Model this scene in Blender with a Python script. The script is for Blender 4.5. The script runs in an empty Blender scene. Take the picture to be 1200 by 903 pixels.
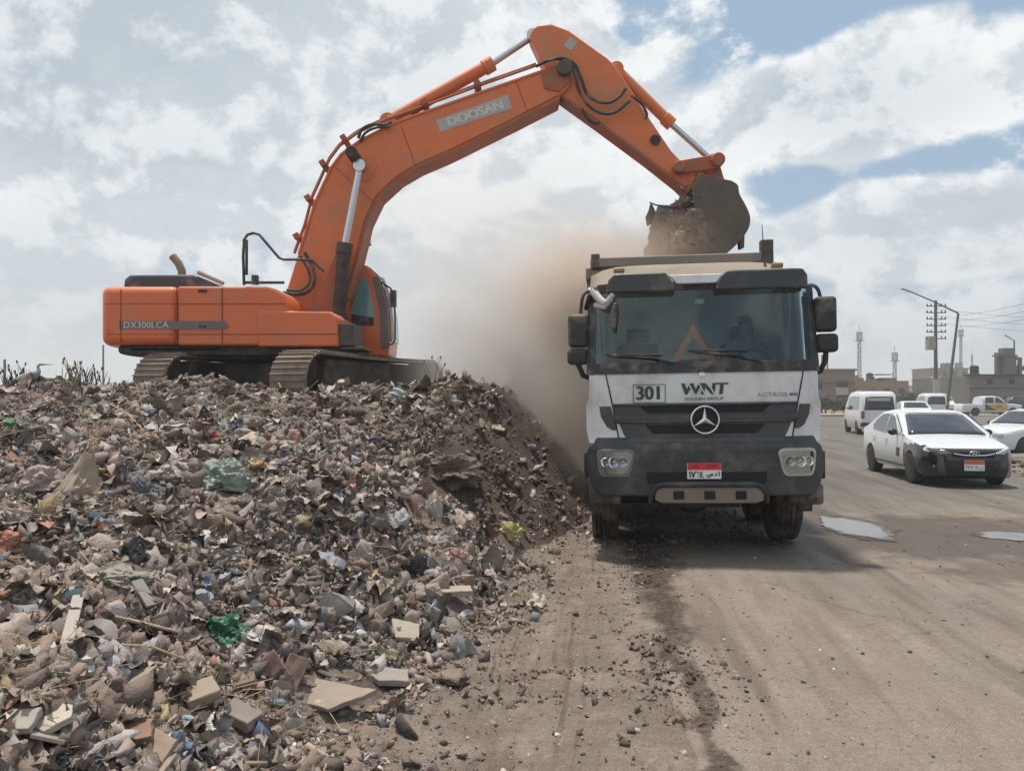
import bpy, bmesh, math, random
import numpy as np
from mathutils import Vector, Matrix, noise as mnoise
R = math.radians
S = bpy.context.scene
COL = S.collection
# ------------------------------------------------------------------ camera, sky, sun, exposure
CAM_H, FPX, HOR = 1.75, 950.0, 464.0          # eye height, focal length in photo pixels, horizon row
cam = bpy.data.cameras.new('camera'); camo = bpy.data.objects.new('camera', cam); COL.objects.link(camo)
camo.location = (0, 0, CAM_H); camo.rotation_euler = (R(90), 0, 0)
cam.sensor_width = 36; cam.lens = 36 * FPX / 1200; cam.shift_y = (HOR - 451.5) / 1200
cam.clip_start = .05; cam.clip_end = 5000
S.camera = camo
DUST, HAZE = True, .0012                       # blown dust on or off; haze density per metre
SUN_EL, SUN_AZ = R(78), R(-38)                # azimuth from +Y towards +X: the sun stands behind the scene, a little left
W = bpy.data.worlds.new('World'); S.world = W; W.use_nodes = True
sun = bpy.data.lights.new('sun', 'SUN'); suno = bpy.data.objects.new('sun', sun); COL.objects.link(suno)
sun.energy = 4.3; sun.angle = R(4.0); sun.color = (1, .93, .83)
sd = Vector((math.sin(SUN_AZ) * math.cos(SUN_EL), math.cos(SUN_AZ) * math.cos(SUN_EL), math.sin(SUN_EL)))
suno.rotation_euler = sd.to_track_quat('Z', 'Y').to_euler()
vs = S.view_settings; vs.view_transform = 'Standard'; vs.look = 'None'; vs.exposure = 0.02; vs.gamma = 1; vs.use_curve_mapping = False
cy = S.cycles; cy.use_denoising = True; cy.max_bounces = 8; cy.transparent_max_bounces = 12; cy.volume_bounces = 3
cy.diffuse_bounces = 3; cy.volume_step_rate = 2.0; cy.sample_clamp_indirect = 4

class NT:
    "tiny node-tree helper"
    def __init__(s, t): s.t = t; t.nodes.clear()
    def n(s, typ, **kw):
        x = s.t.nodes.new(typ)
        for k, v in kw.items():
            if k.startswith('i_'):
                key = k[2:]; key = int(key) if key.isdigit() else key.replace('_', ' ')
                sock = x.inputs[key]
                if isinstance(v, bpy.types.NodeSocket): s.t.links.new(v, sock)
                else: sock.default_value = v
            else: setattr(x, k, v)
        return x
    def math(s, op, a, b=None, c=None, clamp=False):
        x = s.t.nodes.new('ShaderNodeMath'); x.operation = op; x.use_clamp = clamp
        for i, v in enumerate((a, b, c)):
            if v is None: continue
            if isinstance(v, bpy.types.NodeSocket): s.t.links.new(v, x.inputs[i])
            else: x.inputs[i].default_value = v
        return x.outputs[0]
    def mix(s, f, a, b, typ='MIX'):
        x = s.t.nodes.new('ShaderNodeMix'); x.data_type = 'RGBA'; x.blend_type = typ
        for i, v in ((0, f), (6, a), (7, b)):
            if isinstance(v, bpy.types.NodeSocket): s.t.links.new(v, x.inputs[i])
            else: x.inputs[i].default_value = (*v, 1) if isinstance(v, tuple) and len(v) == 3 else v
        return x.outputs[2]
    def noise(s, vec, scale, detail=4, rough=.55, dist=0):
        x = s.n('ShaderNodeTexNoise', i_Scale=scale, i_Detail=detail, i_Roughness=rough, i_Distortion=dist)
        if vec is not None: s.t.links.new(vec, x.inputs['Vector'])
        return x.outputs['Fac']
    def ss(s, v, a, b, lo=0., hi=1.):
        x = s.t.nodes.new('ShaderNodeMapRange'); x.interpolation_type = 'SMOOTHSTEP'
        s.t.links.new(v, x.inputs[0])
        for i, q in enumerate((a, b, lo, hi)): x.inputs[i + 1].default_value = q
        return x.outputs[0]
    def link(s, a, b): s.t.links.new(a, b)

def build_sky():
    t = NT(W.node_tree)
    sky = t.n('ShaderNodeTexSky', sky_type='NISHITA', sun_disc=False, sun_elevation=SUN_EL, sun_rotation=SUN_AZ,
              air_density=1.0, dust_density=2.0, ozone_density=1.0)
    co = t.n('ShaderNodeTexCoord').outputs['Generated']
    sep = t.n('ShaderNodeSeparateXYZ', i_0=co)
    x, y, z = sep.outputs
    az = t.math('ARCTAN2', x, y); el = t.math('ARCSINE', z)
    def ell(a0, e0, ra, re):
        da = t.math('DIVIDE', t.math('SUBTRACT', az, a0), ra); de = t.math('DIVIDE', t.math('SUBTRACT', el, e0), re)
        r2 = t.math('ADD', t.math('MULTIPLY', da, da), t.math('MULTIPLY', de, de))
        r2 = t.math('ADD', r2, t.math('MULTIPLY', t.math('SUBTRACT', f0, .5), 3.))
        return t.ss(r2, 0, 1.2, 1, 0)
    # cloud field in direction space
    vec = t.n('ShaderNodeVectorMath', operation='MULTIPLY', i_0=co, i_1=(2.5, 2.5, 3.3)).outputs[0]
    vec = t.n('ShaderNodeVectorMath', operation='ADD', i_0=vec, i_1=(SKY_OFF)).outputs[0]
    def field(v): return t.math('ADD', t.math('MULTIPLY', t.noise(v, 1.7, 9, .60, .3), .72), t.math('MULTIPLY', t.noise(v, 5.6, 6, .62, .1), .28))
    f0 = field(vec)
    up = t.n('ShaderNodeVectorMath', operation='ADD', i_0=vec, i_1=(-.03, -.02, .11)).outputs[0]
    f1 = field(up)
    bias = t.ss(az, -.45, .55, .15, .02)
    cov = t.math('ADD', f0, bias)
    for (px, py, rx, ry, amt) in SKY_BLOBS:
        a0 = math.atan((px - 600) / FPX); e0 = math.atan((HOR - py) / FPX * math.cos(a0))
        cov = t.math('ADD', cov, t.math('MULTIPLY', ell(a0, e0, rx / FPX, ry / FPX), amt))
    alpha = t.ss(cov, .495, .585)
    thick = t.ss(cov, .55, .85)
    shade = t.ss(t.math('SUBTRACT', f1, f0), -.05, .055, 1, 0)
    lit = t.math('ADD', t.math('MULTIPLY', shade, .62), t.math('MULTIPLY', t.math('SUBTRACT', 1., thick), .38))
    ccol = t.mix(lit, (.47, .545, .61), (.92, .945, .955))
    blue = t.mix(1., sky.outputs[0], (SKY_GAIN,) * 3, 'MULTIPLY')
    blue = t.mix(.70, blue, (.38, .54, .70))
    c = t.mix(alpha, blue, ccol)
    hz = t.ss(el, .0, .26, .75, 0)
    c = t.mix(hz, c, (.50, .565, .62))
    c = t.mix(t.ss(z, -.02, 0, 1, 0), c, (.2, .18, .16))
    c10 = t.mix(1., c, (10., 10., 10.), 'MULTIPLY')
    bg = t.n('ShaderNodeBackground', i_Color=c10, i_Strength=.1)
    t.link(bg.outputs[0], t.n('ShaderNodeOutputWorld').inputs[0])
SKY_OFF = (3.1, 1.7, .4); SKY_GAIN = .095
SKY_BLOBS = [(1060, 100, 190, 75, .20), (960, 130, 160, 60, .10), (1090, 265, 170, 60, .24), (130, 260, 230, 80, -.035), (430, 60, 110, 60, -.04), (740, 240, 200, 130, .10), (250, 120, 420, 170, .10),
             (930, 25, 80, 50, -.12), (905, 225, 70, 40, -.09), (1150, 180, 110, 34, -.09), (760, 25, 60, 34, -.06), (560, 60, 260, 90, .05), (1195, 40, 50, 50, -.08)]
build_sky()

# ------------------------------------------------------------------ helpers
def P(px, py, Y): return Vector(((px - 600) / FPX * Y, Y, CAM_H + (HOR - py) / FPX * Y))
def hash2(ix, iy, s):
    h = (ix.astype(np.int64) * 374761393 + iy.astype(np.int64) * 668265263 + s * 1442695041) & 0x7fffffff
    h = ((h ^ (h >> 13)) * 1274126177) & 0x7fffffff
    return ((h ^ (h >> 16)) & 0xffff) / 65535.0
def vn(x, y, s=0):
    x = np.asarray(x, float); y = np.asarray(y, float)
    ix = np.floor(x); iy = np.floor(y); fx = x - ix; fy = y - iy
    fx = fx * fx * (3 - 2 * fx); fy = fy * fy * (3 - 2 * fy)
    a = hash2(ix, iy, s); b = hash2(ix + 1, iy, s); c = hash2(ix, iy + 1, s); d = hash2(ix + 1, iy + 1, s)
    return (a * (1 - fx) + b * fx) * (1 - fy) + (c * (1 - fx) + d * fx) * fy * 1.0 - .5
def fbm(x, y, s=0, o=4):
    v = 0; a = 1.
    for k in range(o): v = v + a * vn(x * 2 ** k + 17.3 * k, y * 2 ** k - 9.1 * k, s + k); a *= .5
    return v
def sstep(a, b, v):
    t = np.clip((np.asarray(v, float) - a) / (b - a), 0, 1); return t * t * (3 - 2 * t)

def tag(o, label=None, cat=None, group=None, kind=None):
    if label: o['label'] = label
    if cat: o['category'] = cat
    if group: o['group'] = group
    if kind: o['kind'] = kind
    return o
def root(name, label, cat, loc=(0, 0, 0), rot=(0, 0, 0), group=None):
    o = bpy.data.objects.new(name, None); COL.objects.link(o); o.location = loc; o.rotation_euler = rot
    o.empty_display_size = .2
    return tag(o, label, cat, group)
def link_mesh(name, me, mat=None, parent=None):
    if mat: me.materials.clear(); me.materials.append(mat)
    o = bpy.data.objects.new(name, me); COL.objects.link(o)
    if parent: o.parent = parent
    return o
def copy_tree(o, parent=None):
    c = o.copy(); COL.objects.link(c)
    if parent: c.parent = parent
    for ch in list(o.children): copy_tree(ch, c)
    return c
def mesh_np(name, V, F):
    "V (n,3), F (m,k) of one face size"
    me = bpy.data.meshes.new(name); V = np.asarray(V, np.float32); F = np.asarray(F, np.int32)
    me.vertices.add(len(V)); me.vertices.foreach_set('co', V.ravel())
    m, k = F.shape
    me.loops.add(m * k); me.loops.foreach_set('vertex_index', F.ravel())
    me.polygons.add(m); me.polygons.foreach_set('loop_start', np.arange(0, m * k, k, dtype=np.int32))
    me.update(calc_edges=True)
    return me
def grid_faces(nx, ny):
    i = np.arange(nx - 1)[None, :] + np.arange(ny - 1)[:, None] * nx
    i = i.ravel(); return np.stack([i, i + 1, i + 1 + nx, i + nx], 1)
def smooth(me, ang=35):
    me.polygons.foreach_set('use_smooth', np.ones(len(me.polygons), bool))
    try: me.set_sharp_from_angle(angle=R(ang))
    except Exception: pass

class MB:
    def __init__(s): s.bm = bmesh.new()
    def xf(s, vs, M):
        for v in vs: v.co = M @ v.co
    def box(s, c, d, rot=(0, 0, 0), taper=None):
        r = bmesh.ops.create_cube(s.bm, size=1)['verts']
        from mathutils import Euler
        for v in r:
            if taper and v.co.z > 0: v.co.x *= taper[0]; v.co.y *= taper[1]
            v.co = Vector((v.co.x * d[0], v.co.y * d[1], v.co.z * d[2]))
        s.xf(r, Matrix.Translation(c) @ Euler(rot).to_matrix().to_4x4()); return s
    def tube(s, pts, r, n=8, cap=True, r1=None):
        "swept tube through points, radius r (list or number)"
        pts = [Vector(p) for p in pts]; m = len(pts); rings = []
        if not isinstance(r, (list, tuple)): r = [r + ((r1 if r1 is not None else r) - r) * i / max(1, m - 1) for i in range(m)]
        u = None
        for i, p in enumerate(pts):
            t = (pts[min(i + 1, m - 1)] - pts[max(i - 1, 0)]).normalized()
            if u is None: u = t.orthogonal().normalized()
            u = (u - t * u.dot(t)); u = u.normalized() if u.length > 1e-6 else t.orthogonal().normalized()
            w = t.cross(u)
            rings.append([s.bm.verts.new(p + (u * math.cos(2 * math.pi * k / n) + w * math.sin(2 * math.pi * k / n)) * r[i]) for k in range(n)])
        for a, b in zip(rings, rings[1:]):
            for k in range(n): s.bm.faces.new((a[k], a[(k + 1) % n], b[(k + 1) % n], b[k]))
        if cap: s.bm.faces.new(rings[0][::-1]); s.bm.faces.new(rings[-1])
        return s
    def prism(s, pts, d0, d1, axis='y'):
        "polygon given in the two other axes, extruded along axis"
        def mk(a, b, d): return {'y': (a, d, b), 'x': (d, a, b), 'z': (a, b, d)}[axis]
        A = [s.bm.verts.new(mk(a, b, d0)) for a, b in pts]; B = [s.bm.verts.new(mk(a, b, d1)) for a, b in pts]
        n = len(pts)
        try: s.bm.faces.new(A); s.bm.faces.new(B[::-1])
        except Exception: pass
        for i in range(n): s.bm.faces.new((A[(i + 1) % n], A[i], B[i], B[(i + 1) % n]))
        return s
    def cyl(s, p0, p1, r, n=20): return s.tube([p0, p1], r, n)
    def lathe(s, prof, c, axis='x', n=28):
        "profile [(along, radius)] spun round axis through c"
        rings = []
        for a, r in prof:
            ring = []
            for k in range(n):
                th = 2 * math.pi * k / n; u, w = r * math.cos(th), r * math.sin(th)
                v = {'x': (a, u, w), 'y': (u, a, w), 'z': (u, w, a)}[axis]
                ring.append(s.bm.verts.new(Vector(c) + Vector(v)))
            rings.append(ring)
        for A, B in zip(rings, rings[1:]):
            for k in range(n): s.bm.faces.new((A[k], A[(k + 1) % n], B[(k + 1) % n], B[k]))
        if prof[0][1] > 1e-4: s.bm.faces.new(rings[0][::-1])
        if prof[-1][1] > 1e-4: s.bm.faces.new(rings[-1])
        return s
    def ball(s, c, d, sub=2, rot=(0, 0, 0)):
        from mathutils import Euler
        r = bmesh.ops.create_icosphere(s.bm, subdivisions=sub, radius=.5)['verts']
        s.xf(r, Matrix.Translation(c) @ Euler(rot).to_matrix().to_4x4() @ Matrix.Diagonal((*d, 1))); return s
    def grid(s, pts, nx, ny):
        vs = [s.bm.verts.new(p) for p in pts]
        for f in grid_faces(nx, ny): s.bm.faces.new([vs[i] for i in f])
        return s
    def build(s, name, mat, parent=None, bevel=0, seg=2, ang=35, weld=0):
        if weld: bmesh.ops.remove_doubles(s.bm, verts=s.bm.verts[:], dist=weld)
        bmesh.ops.recalc_face_normals(s.bm, faces=s.bm.faces[:])
        me = bpy.data.meshes.new(name); s.bm.to_mesh(me); s.bm.free(); smooth(me, ang)
        o = link_mesh(name, me, mat, parent)
        if bevel:
            b = o.modifiers.new('bevel', 'BEVEL'); b.width = bevel; b.segments = seg; b.limit_method = 'ANGLE'; b.angle_limit = R(40); b.harden_normals = False
        return o
def text_mesh(name, s, size, mat, parent, M, ext=.002, cx=1., shear=0, fit=None):
    c = bpy.data.curves.new(name, 'FONT'); c.body = s; c.size = size; c.align_x = 'CENTER'; c.align_y = 'CENTER'; c.extrude = ext; c.shear = shear
    c.resolution_u = 3
    o = bpy.data.objects.new('tmp', c); COL.objects.link(o)
    me = bpy.data.meshes.new_from_object(o.evaluated_get(bpy.context.evaluated_depsgraph_get()))
    bpy.data.objects.remove(o); bpy.data.curves.remove(c)
    if fit:
        xs = [v.co.x for v in me.vertices]; ys = [v.co.y for v in me.vertices]; w, h = max(xs) - min(xs), max(ys) - min(ys)
        me.transform(Matrix.Diagonal((fit[0] / w, fit[1] / h, 1, 1)) @ Matrix.Translation((-(max(xs) + min(xs)) / 2, -(max(ys) + min(ys)) / 2, 0)))
    me.transform(M @ Matrix.Diagonal((cx, 1, 1, 1))); me.name = name
    return link_mesh(name, me, mat, parent)
def sm(pts, k=5):
    "smooth curve through points"
    p = [Vector(q) for q in pts]; p = [p[0] * 2 - p[1]] + p + [p[-1] * 2 - p[-2]]; out = []
    for a, b, c, d in zip(p, p[1:], p[2:], p[3:]):
        for i in range(k):
            t = i / k; out.append(.5 * (2 * b + (c - a) * t + (2 * a - 5 * b + 4 * c - d) * t * t + (3 * b - a - 3 * c + d) * t ** 3))
    return out + [p[-2]]
FRONT = Matrix(((1, 0, 0, 0), (0, 0, -1, 0), (0, 1, 0, 0), (0, 0, 0, 1)))   # text plane facing -Y

# ------------------------------------------------------------------ materials
def M(name, col, rough=.6, metal=0., var=.18, vs=5., dust=0., dcol=(.30, .235, .18), ds=3., bump=0., bs=30., coat=0., rnd=0., top=0.):
    m = bpy.data.materials.new(name); m.use_nodes = True; t = NT(m.node_tree)
    co = t.n('ShaderNodeTexCoord').outputs['Object']
    n1 = t.noise(co, vs, 5)
    c = t.mix(n1, tuple(x * (1 - var) for x in col), tuple(min(1, x * (1 + var)) for x in col))
    if rnd:
        oi = t.n('ShaderNodeObjectInfo').outputs['Random']
        c = t.mix(1., c, t.mix(oi, (1 - rnd,) * 3, (1 + rnd,) * 3), 'MULTIPLY')
    r = rough
    if dust:
        f = t.ss(t.noise(co, ds, 6, .62), .62 - dust * .45, .80 - dust * .2)
        f = t.math('MULTIPLY', f, min(1., .35 + dust))
        if top:
            nz = t.n('ShaderNodeSeparateXYZ', i_0=t.n('ShaderNodeNewGeometry').outputs['Normal']).outputs[2]
            f = t.math('MAXIMUM', f, t.ss(nz, .15, .8, 0, top))
        c = t.mix(f, c, dcol)
        r = t.math('ADD', t.math('MULTIPLY', f, max(0, .85 - rough)), rough)
    b = t.n('ShaderNodeBsdfPrincipled', i_Base_Color=c, i_Metallic=metal)
    if isinstance(r, float) or isinstance(r, int): b.inputs['Roughness'].default_value = r
    else: t.link(r, b.inputs['Roughness'])
    if coat: b.inputs['Coat Weight'].default_value = coat; b.inputs['Coat Roughness'].default_value = .15
    if bump:
        h = t.noise(co, bs, 6, .6)
        t.link(t.n('ShaderNodeBump', i_Strength=bump, i_Distance=.02, i_Height=h).outputs[0], b.inputs['Normal'])
    t.link(b.outputs[0], t.n('ShaderNodeOutputMaterial').inputs[0])
    return m
def glass(name, tint, refl=.05, rough=.03):
    m = bpy.data.materials.new(name); m.use_nodes = True; t = NT(m.node_tree)
    tr = t.n('ShaderNodeBsdfTransparent', i_Color=(*tint, 1)); gl = t.n('ShaderNodeBsdfGlossy', i_Color=(.9, .95, .95, 1), i_Roughness=rough)
    lw = t.n('ShaderNodeFresnel', i_IOR=1.5).outputs[0]
    f = t.math('ADD', lw, refl, clamp=True)
    mx = t.n('ShaderNodeMixShader', i_0=f, i_1=tr.outputs[0], i_2=gl.outputs[0])
    t.link(mx.outputs[0], t.n('ShaderNodeOutputMaterial').inputs[0]); return m
def island_mat(name, stops, rough=.85, var=.25, bump=.4, bs=60, vsc=14, dust=.0, rmul=.35):
    m = bpy.data.materials.new(name); m.use_nodes = True; t = NT(m.node_tree)
    geo = t.n('ShaderNodeNewGeometry'); ri = geo.outputs['Random Per Island']
    cr = t.n('ShaderNodeValToRGB', i_0=ri); e = cr.color_ramp; e.interpolation = 'CONSTANT'
    tot = sum(w for w, _ in stops); acc = 0
    for i, (w, c) in enumerate(stops):
        el = e.elements[0] if i == 0 else (e.elements[1] if i == 1 else e.elements.new(acc / tot))
        el.position = acc / tot; el.color = (*c, 1); acc += w
    co = t.n('ShaderNodeTexCoord').outputs['Object']
    n = t.noise(co, vsc, 5, .6)
    c = t.mix(1., cr.outputs[0], t.mix(n, (1 - var,) * 3, (1 + var,) * 3), 'MULTIPLY')
    r2 = t.math('FRACT', t.math('MULTIPLY', ri, 317.7))
    c = t.mix(1., c, t.mix(r2, (1 - rmul,) * 3, (1 + rmul,) * 3), 'MULTIPLY')
    if dust: c = t.mix(t.math('MULTIPLY', t.noise(co, 5, 4), dust), c, (.28, .22, .175))
    b = t.n('ShaderNodeBsdfPrincipled', i_Base_Color=c, i_Roughness=rough)
    if bump: t.link(t.n('ShaderNodeBump', i_Strength=bump, i_Distance=.02, i_Height=t.noise(co, bs, 4)).outputs[0], b.inputs['Normal'])
    t.link(b.outputs[0], t.n('ShaderNodeOutputMaterial').inputs[0]); return m

m_black = M('black_plastic', (.022, .024, .027), .55, dust=.35, ds=4)
m_rubber = M('rubber', (.018, .018, .018), .8, dust=.55, ds=6, dcol=(.16, .125, .10), bump=.3, bs=40)
m_chrome = M('chrome', (.72, .73, .74), .22, 1., var=.05)
m_steel = M('rod_steel', (.55, .56, .58), .25, 1., var=.05)
m_dsteel = M('dark_steel', (.07, .065, .06), .55, .4, dust=.5, ds=4, dcol=(.17, .13, .10))
m_white = M('white_paint', (.67, .68, .69), .4, var=.04, dust=.42, ds=2.2, dcol=(.45, .39, .33), coat=.3)
m_red = M('red_enamel', (.55, .03, .025), .4, var=.08)
m_plate = M('plate_white', (.75, .75, .74), .45, var=.04)
m_ink = M('black_ink', (.02, .02, .022), .6)
m_tint = glass('tinted_glass', (.80, .88, .88), .0)
m_clear = glass('clear_lens', (.85, .87, .88), .05)
m_darkglass = M('dark_window', (.012, .016, .018), .06, var=.05, coat=.5)
# ------------------------------------------------------------------ ground, road, heap
def xe(y): return np.interp(y, [-3, 2, 3.8, 4.25, 4.74, 5.43, 6.5, 8.5, 10.2, 11.8, 13.5, 18, 22, 26], [-1.0, -.95, -1.04, -1.14, -.8, -.69, -.2, 0, .62, 1.24, 1.55, 1.5, .5, -3])
def heap(x, y):
    x = np.asarray(x, float); y = np.asarray(y, float)
    D = xe(y) + .22 * fbm(x * .9 + 5, y * .9, 11, 3) - x
    k = .60 + .5 * sstep(8.5, 12, y)
    hs = k * D; hr = np.clip(.10 + .14 * y, .12, 1.78) - .3 * sstep(12.5, 13.5, y) * sstep(-.6, -1.2, x) - .5 * sstep(20, 25, y)
    a = 7.; h = -np.log(np.exp(-a * np.clip(hs, -3, 4)) + np.exp(-a * hr)) / a
    g = lambda cx, cy_, sx, sy: np.exp(-((x - cx) / sx) ** 2 - ((y - cy_) / sy) ** 2)
    h = h + .20 * g(-4.46, 11.3, .75, .6) + .17 * g(-.55, 12.0, .9, .6) + .10 * g(-6.6, 11.6, 1.2, .7) - .03 * g(-2.6, 11.6, 1.2, .6)
    w = sstep(0, .5, D)
    h = h + w * (.16 * (.22 - np.abs(fbm(x * 1.25 + 3, y * 1.25, 15, 2))) * 2.2 + .27 * fbm(x * .8, y * .8, 3, 3) * (1 - .6 * sstep(12, 13, y)) + .15 * fbm(x * 2.7, y * 2.7, 7, 4) + .05 * np.abs(fbm(x * 8, y * 8, 9, 3)))
    return np.where(D < -.3, -.3, h)
def ground_z(x, y):
    x = np.asarray(x, float); y = np.asarray(y, float)
    near = sstep(40, 14, y) * sstep(-6, 1, y)
    dirt = sstep(.35, -.15, x - (.55 + .105 * y))
    z = near * (.012 * fbm(x * .7, y * .7, 21, 3) + dirt * (.045 * fbm(x * 1.6, y * 1.6, 23, 4) + .022 * fbm(x * 8, y * 8, 25, 4)))
    s = x - .116 * (y - 3.9)                       # across the tyre tracks
    for c, wd, dp in ((-.22, .16, .05), (-.52, .14, .04), (-.95, .15, .03)):
        q = s - c + .06 * np.sin(y * .7)
        rut = np.exp(-(q / wd) ** 4) * (.55 + .45 * np.sin(q * 95)) * (.8 + .2 * np.sin((y + np.abs(q) * 1.3) * 55))
        z = z - dp * rut * sstep(2.5, 4, y) * sstep(11, 9, y) * (.5 + vn(x * 1.3, y * 1.3, 31))
    for yy, am in ((5.05, .03), (4.72, .022)):      # ridges of mud pressed across the track
        q = y - yy - .05 * np.sin(x * 3)
        z = z + am * np.exp(-(q / .035) ** 2) * sstep(-.3, .2, x) * sstep(1.5, 1.1, x) * (.5 + vn(x * 9, y * 3, 35))
    return z
GX = np.unique(np.concatenate([np.arange(-1.6, 2.6, .028), np.arange(-8, 14, .11), 14 * 1.16 ** np.arange(0, 27), -8 * 1.16 ** np.arange(0, 30)]).round(4))
GY = np.unique(np.concatenate([np.arange(2.8, 11, .03), np.arange(-2, 22, .11), 22 * 1.12 ** np.arange(0, 30), -2 * 1.5 ** np.arange(0, 9)]).round(4))
GX = np.clip(GX, -600, 600); GY = np.clip(GY, -50, 620); GX = np.unique(GX); GY = np.unique(GY)
gx, gy = np.meshgrid(GX, GY)
me = mesh_np('ground', np.stack([gx, gy, ground_z(gx, gy)], 2).reshape(-1, 3), grid_faces(len(GX), len(GY))); smooth(me, 180)

def dirt_material(kind):
    m = bpy.data.materials.new(kind); m.use_nodes = True; t = NT(m.node_tree)
    co = t.n('ShaderNodeTexCoord').outputs['Object']; x, y, z = t.n('ShaderNodeSeparateXYZ', i_0=co).outputs
    big = t.noise(co, .45, 6, .6, .4); mid = t.noise(co, 2.3, 6, .62, .3); fine = t.noise(co, 22, 6, .65); grit = t.noise(co, 120, 3, .6)
    lon = t.n('ShaderNodeVectorMath', operation='MULTIPLY', i_0=t.n('ShaderNodeVectorRotate', rotation_type='Z_AXIS', i_Vector=co, i_Angle=R(6.6)).outputs[0], i_1=(1., .10, 1.)).outputs[0]
    streak = t.noise(lon, 4.5, 5, .6)
    if kind == 'road':
        dusty = t.mix(mid, (.165, .134, .108), (.255, .213, .176))
        grey = t.mix(mid, (.105, .10, .094), (.150, .141, .130))
        f = t.math('ADD', t.ss(y, 10.5, 15.5), t.math('MULTIPLY', t.math('SUBTRACT', big, .5), 1.6), clamp=True)
        c = t.mix(f, dusty, grey)
        c = t.mix(t.ss(streak, .48, .70, 0, .55), c, (.135, .105, .083)); c = t.mix(t.ss(streak, .48, .28, 0, .35), c, (.30, .255, .215))
        c = t.mix(t.ss(t.noise(lon, 1.3, 6, .6), .50, .62, 0, .7), c, (.105, .080, .062))
        crk = t.n('ShaderNodeTexVoronoi', feature='DISTANCE_TO_EDGE', i_Vector=t.n('ShaderNodeVectorMath', operation='ADD', i_0=co, i_1=t.n('ShaderNodeVectorMath', operation='MULTIPLY', i_0=t.n('ShaderNodeTexNoise', i_Vector=co, i_Scale=1.8, i_Detail=5.).outputs['Color'], i_1=(.9, .9, 0)).outputs[0]).outputs[0], i_Scale=.42).outputs['Distance']
        c = t.mix(t.math('MULTIPLY', t.ss(crk, .0, .012, .35, 0), t.ss(big, .48, .6)), c, (.05, .042, .036))
        # damp mud round the puddle
        def blob(cx, cy_, rx, ry):
            u = t.math('DIVIDE', t.math('SUBTRACT', x, cx), rx); v = t.math('DIVIDE', t.math('SUBTRACT', y, cy_), ry)
            r = t.math('ADD', t.math('ADD', t.math('MULTIPLY', u, u), t.math('MULTIPLY', v, v)), t.math('MULTIPLY', t.math('SUBTRACT', mid, .5), 2.2))
            return t.ss(r, .5, 1.3, 1, 0)
        wet = t.math('MAXIMUM', blob(5.4, 10.2, 2.8, 1.7), t.math('MULTIPLY', blob(6.4, 8.0, 2.2, 1.2), .75))
        wet = t.math('MAXIMUM', wet, t.math('MULTIPLY', blob(3.0, 11.8, 2.0, 2.2), .8))
        c = t.mix(t.math('MULTIPLY', wet, .92), c, t.mix(mid, (.055, .040, .031), (.115, .088, .068)))
        rough = t.math('SUBTRACT', .85, t.math('MULTIPLY', wet, .25))
    else:
        c = t.mix(big, (.15, .116, .092), (.225, .182, .148))
        c = t.mix(t.ss(mid, .35, .65), c, (.255, .205, .165)) if 0 else t.mix(t.ss(mid, .38, .7, 0, .85), c, (.285, .236, .195))
        c = t.mix(t.ss(streak, .5, .75, 0, .7), c, (.095, .072, .056)); c = t.mix(t.ss(t.noise(co, 7., 6, .7), .54, .68, 0, .6), c, (.115, .088, .069))
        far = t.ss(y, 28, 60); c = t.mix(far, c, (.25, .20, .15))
        rough = .95
    if kind == 'ground':                            # tread marks pressed into the dirt
        q = t.math('SUBTRACT', t.math('SUBTRACT', x, -.22), t.math('MULTIPLY', t.math('SUBTRACT', y, 3.9), .116))
        q = t.math('ADD', q, t.math('MULTIPLY', t.math('SUBTRACT', big, .5), .25))
        lines = t.ss(t.math('SINE', t.math('MULTIPLY', q, 62.)), .35, .95)
        band = t.math('MULTIPLY', t.ss(q, -.55, -.4), t.ss(q, .55, .7, 1, 0))
        lines = t.math('MULTIPLY', t.math('MULTIPLY', lines, band), t.ss(t.noise(lon, 6., 4, .6), .44, .62, 0, .6))
        c = t.mix(lines, c, (.10, .072, .054))
    # trail of dark spilled soil
    s = t.math('SUBTRACT', t.math('SUBTRACT', x, .945), t.math('MULTIPLY', t.math('SUBTRACT', y, 3.9), .116))
    s = t.math('ADD', s, t.math('MULTIPLY', t.math('SUBTRACT', t.noise(co, 1.6, 5, .6), .5), .55))
    wdt = t.math('ADD', .09, t.math('MULTIPLY', t.ss(y, 4.2, 8.5), .2))
    tr = t.ss(t.math('ADD', t.math('DIVIDE', t.math('ABSOLUTE', s), wdt), t.math('MULTIPLY', t.math('SUBTRACT', t.noise(co, 3.1, 6, .65), .5), 2.6)), .35, 1.1, 1, 0)
    tr = t.math('MULTIPLY', tr, t.ss(y, 12, 10)) if 0 else t.math('MULTIPLY', tr, t.ss(y, 10., 12., 1, 0))
    tr = t.math('MULTIPLY', tr, t.ss(t.math('ADD', fine, t.math('MULTIPLY', mid, .5)), .55, .8, .35, .95))
    c = t.mix(tr, c, (.060, .043, .033))
    # fine grain and grit vary the tone all over
    c = t.mix(1., c, t.mix(fine, (.66,) * 3, (1.34,) * 3), 'MULTIPLY')
    c = t.mix(1., c, t.mix(t.ss(grit, .35, .7), (.74,) * 3, (1.24,) * 3), 'MULTIPLY')
    b = t.n('ShaderNodeBsdfPrincipled', i_Base_Color=c)
    if isinstance(rough, float): b.inputs['Roughness'].default_value = rough
    else: t.link(rough, b.inputs['Roughness'])
    b.inputs['Specular IOR Level'].default_value = .3
    h = t.math('ADD', t.math('MULTIPLY', fine, 1.), t.math('MULTIPLY', grit, .35))
    t.link(t.n('ShaderNodeBump', i_Strength=.9 if kind == 'ground' else .4, i_Distance=.03, i_Height=h).outputs[0], b.inputs['Normal'])
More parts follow.
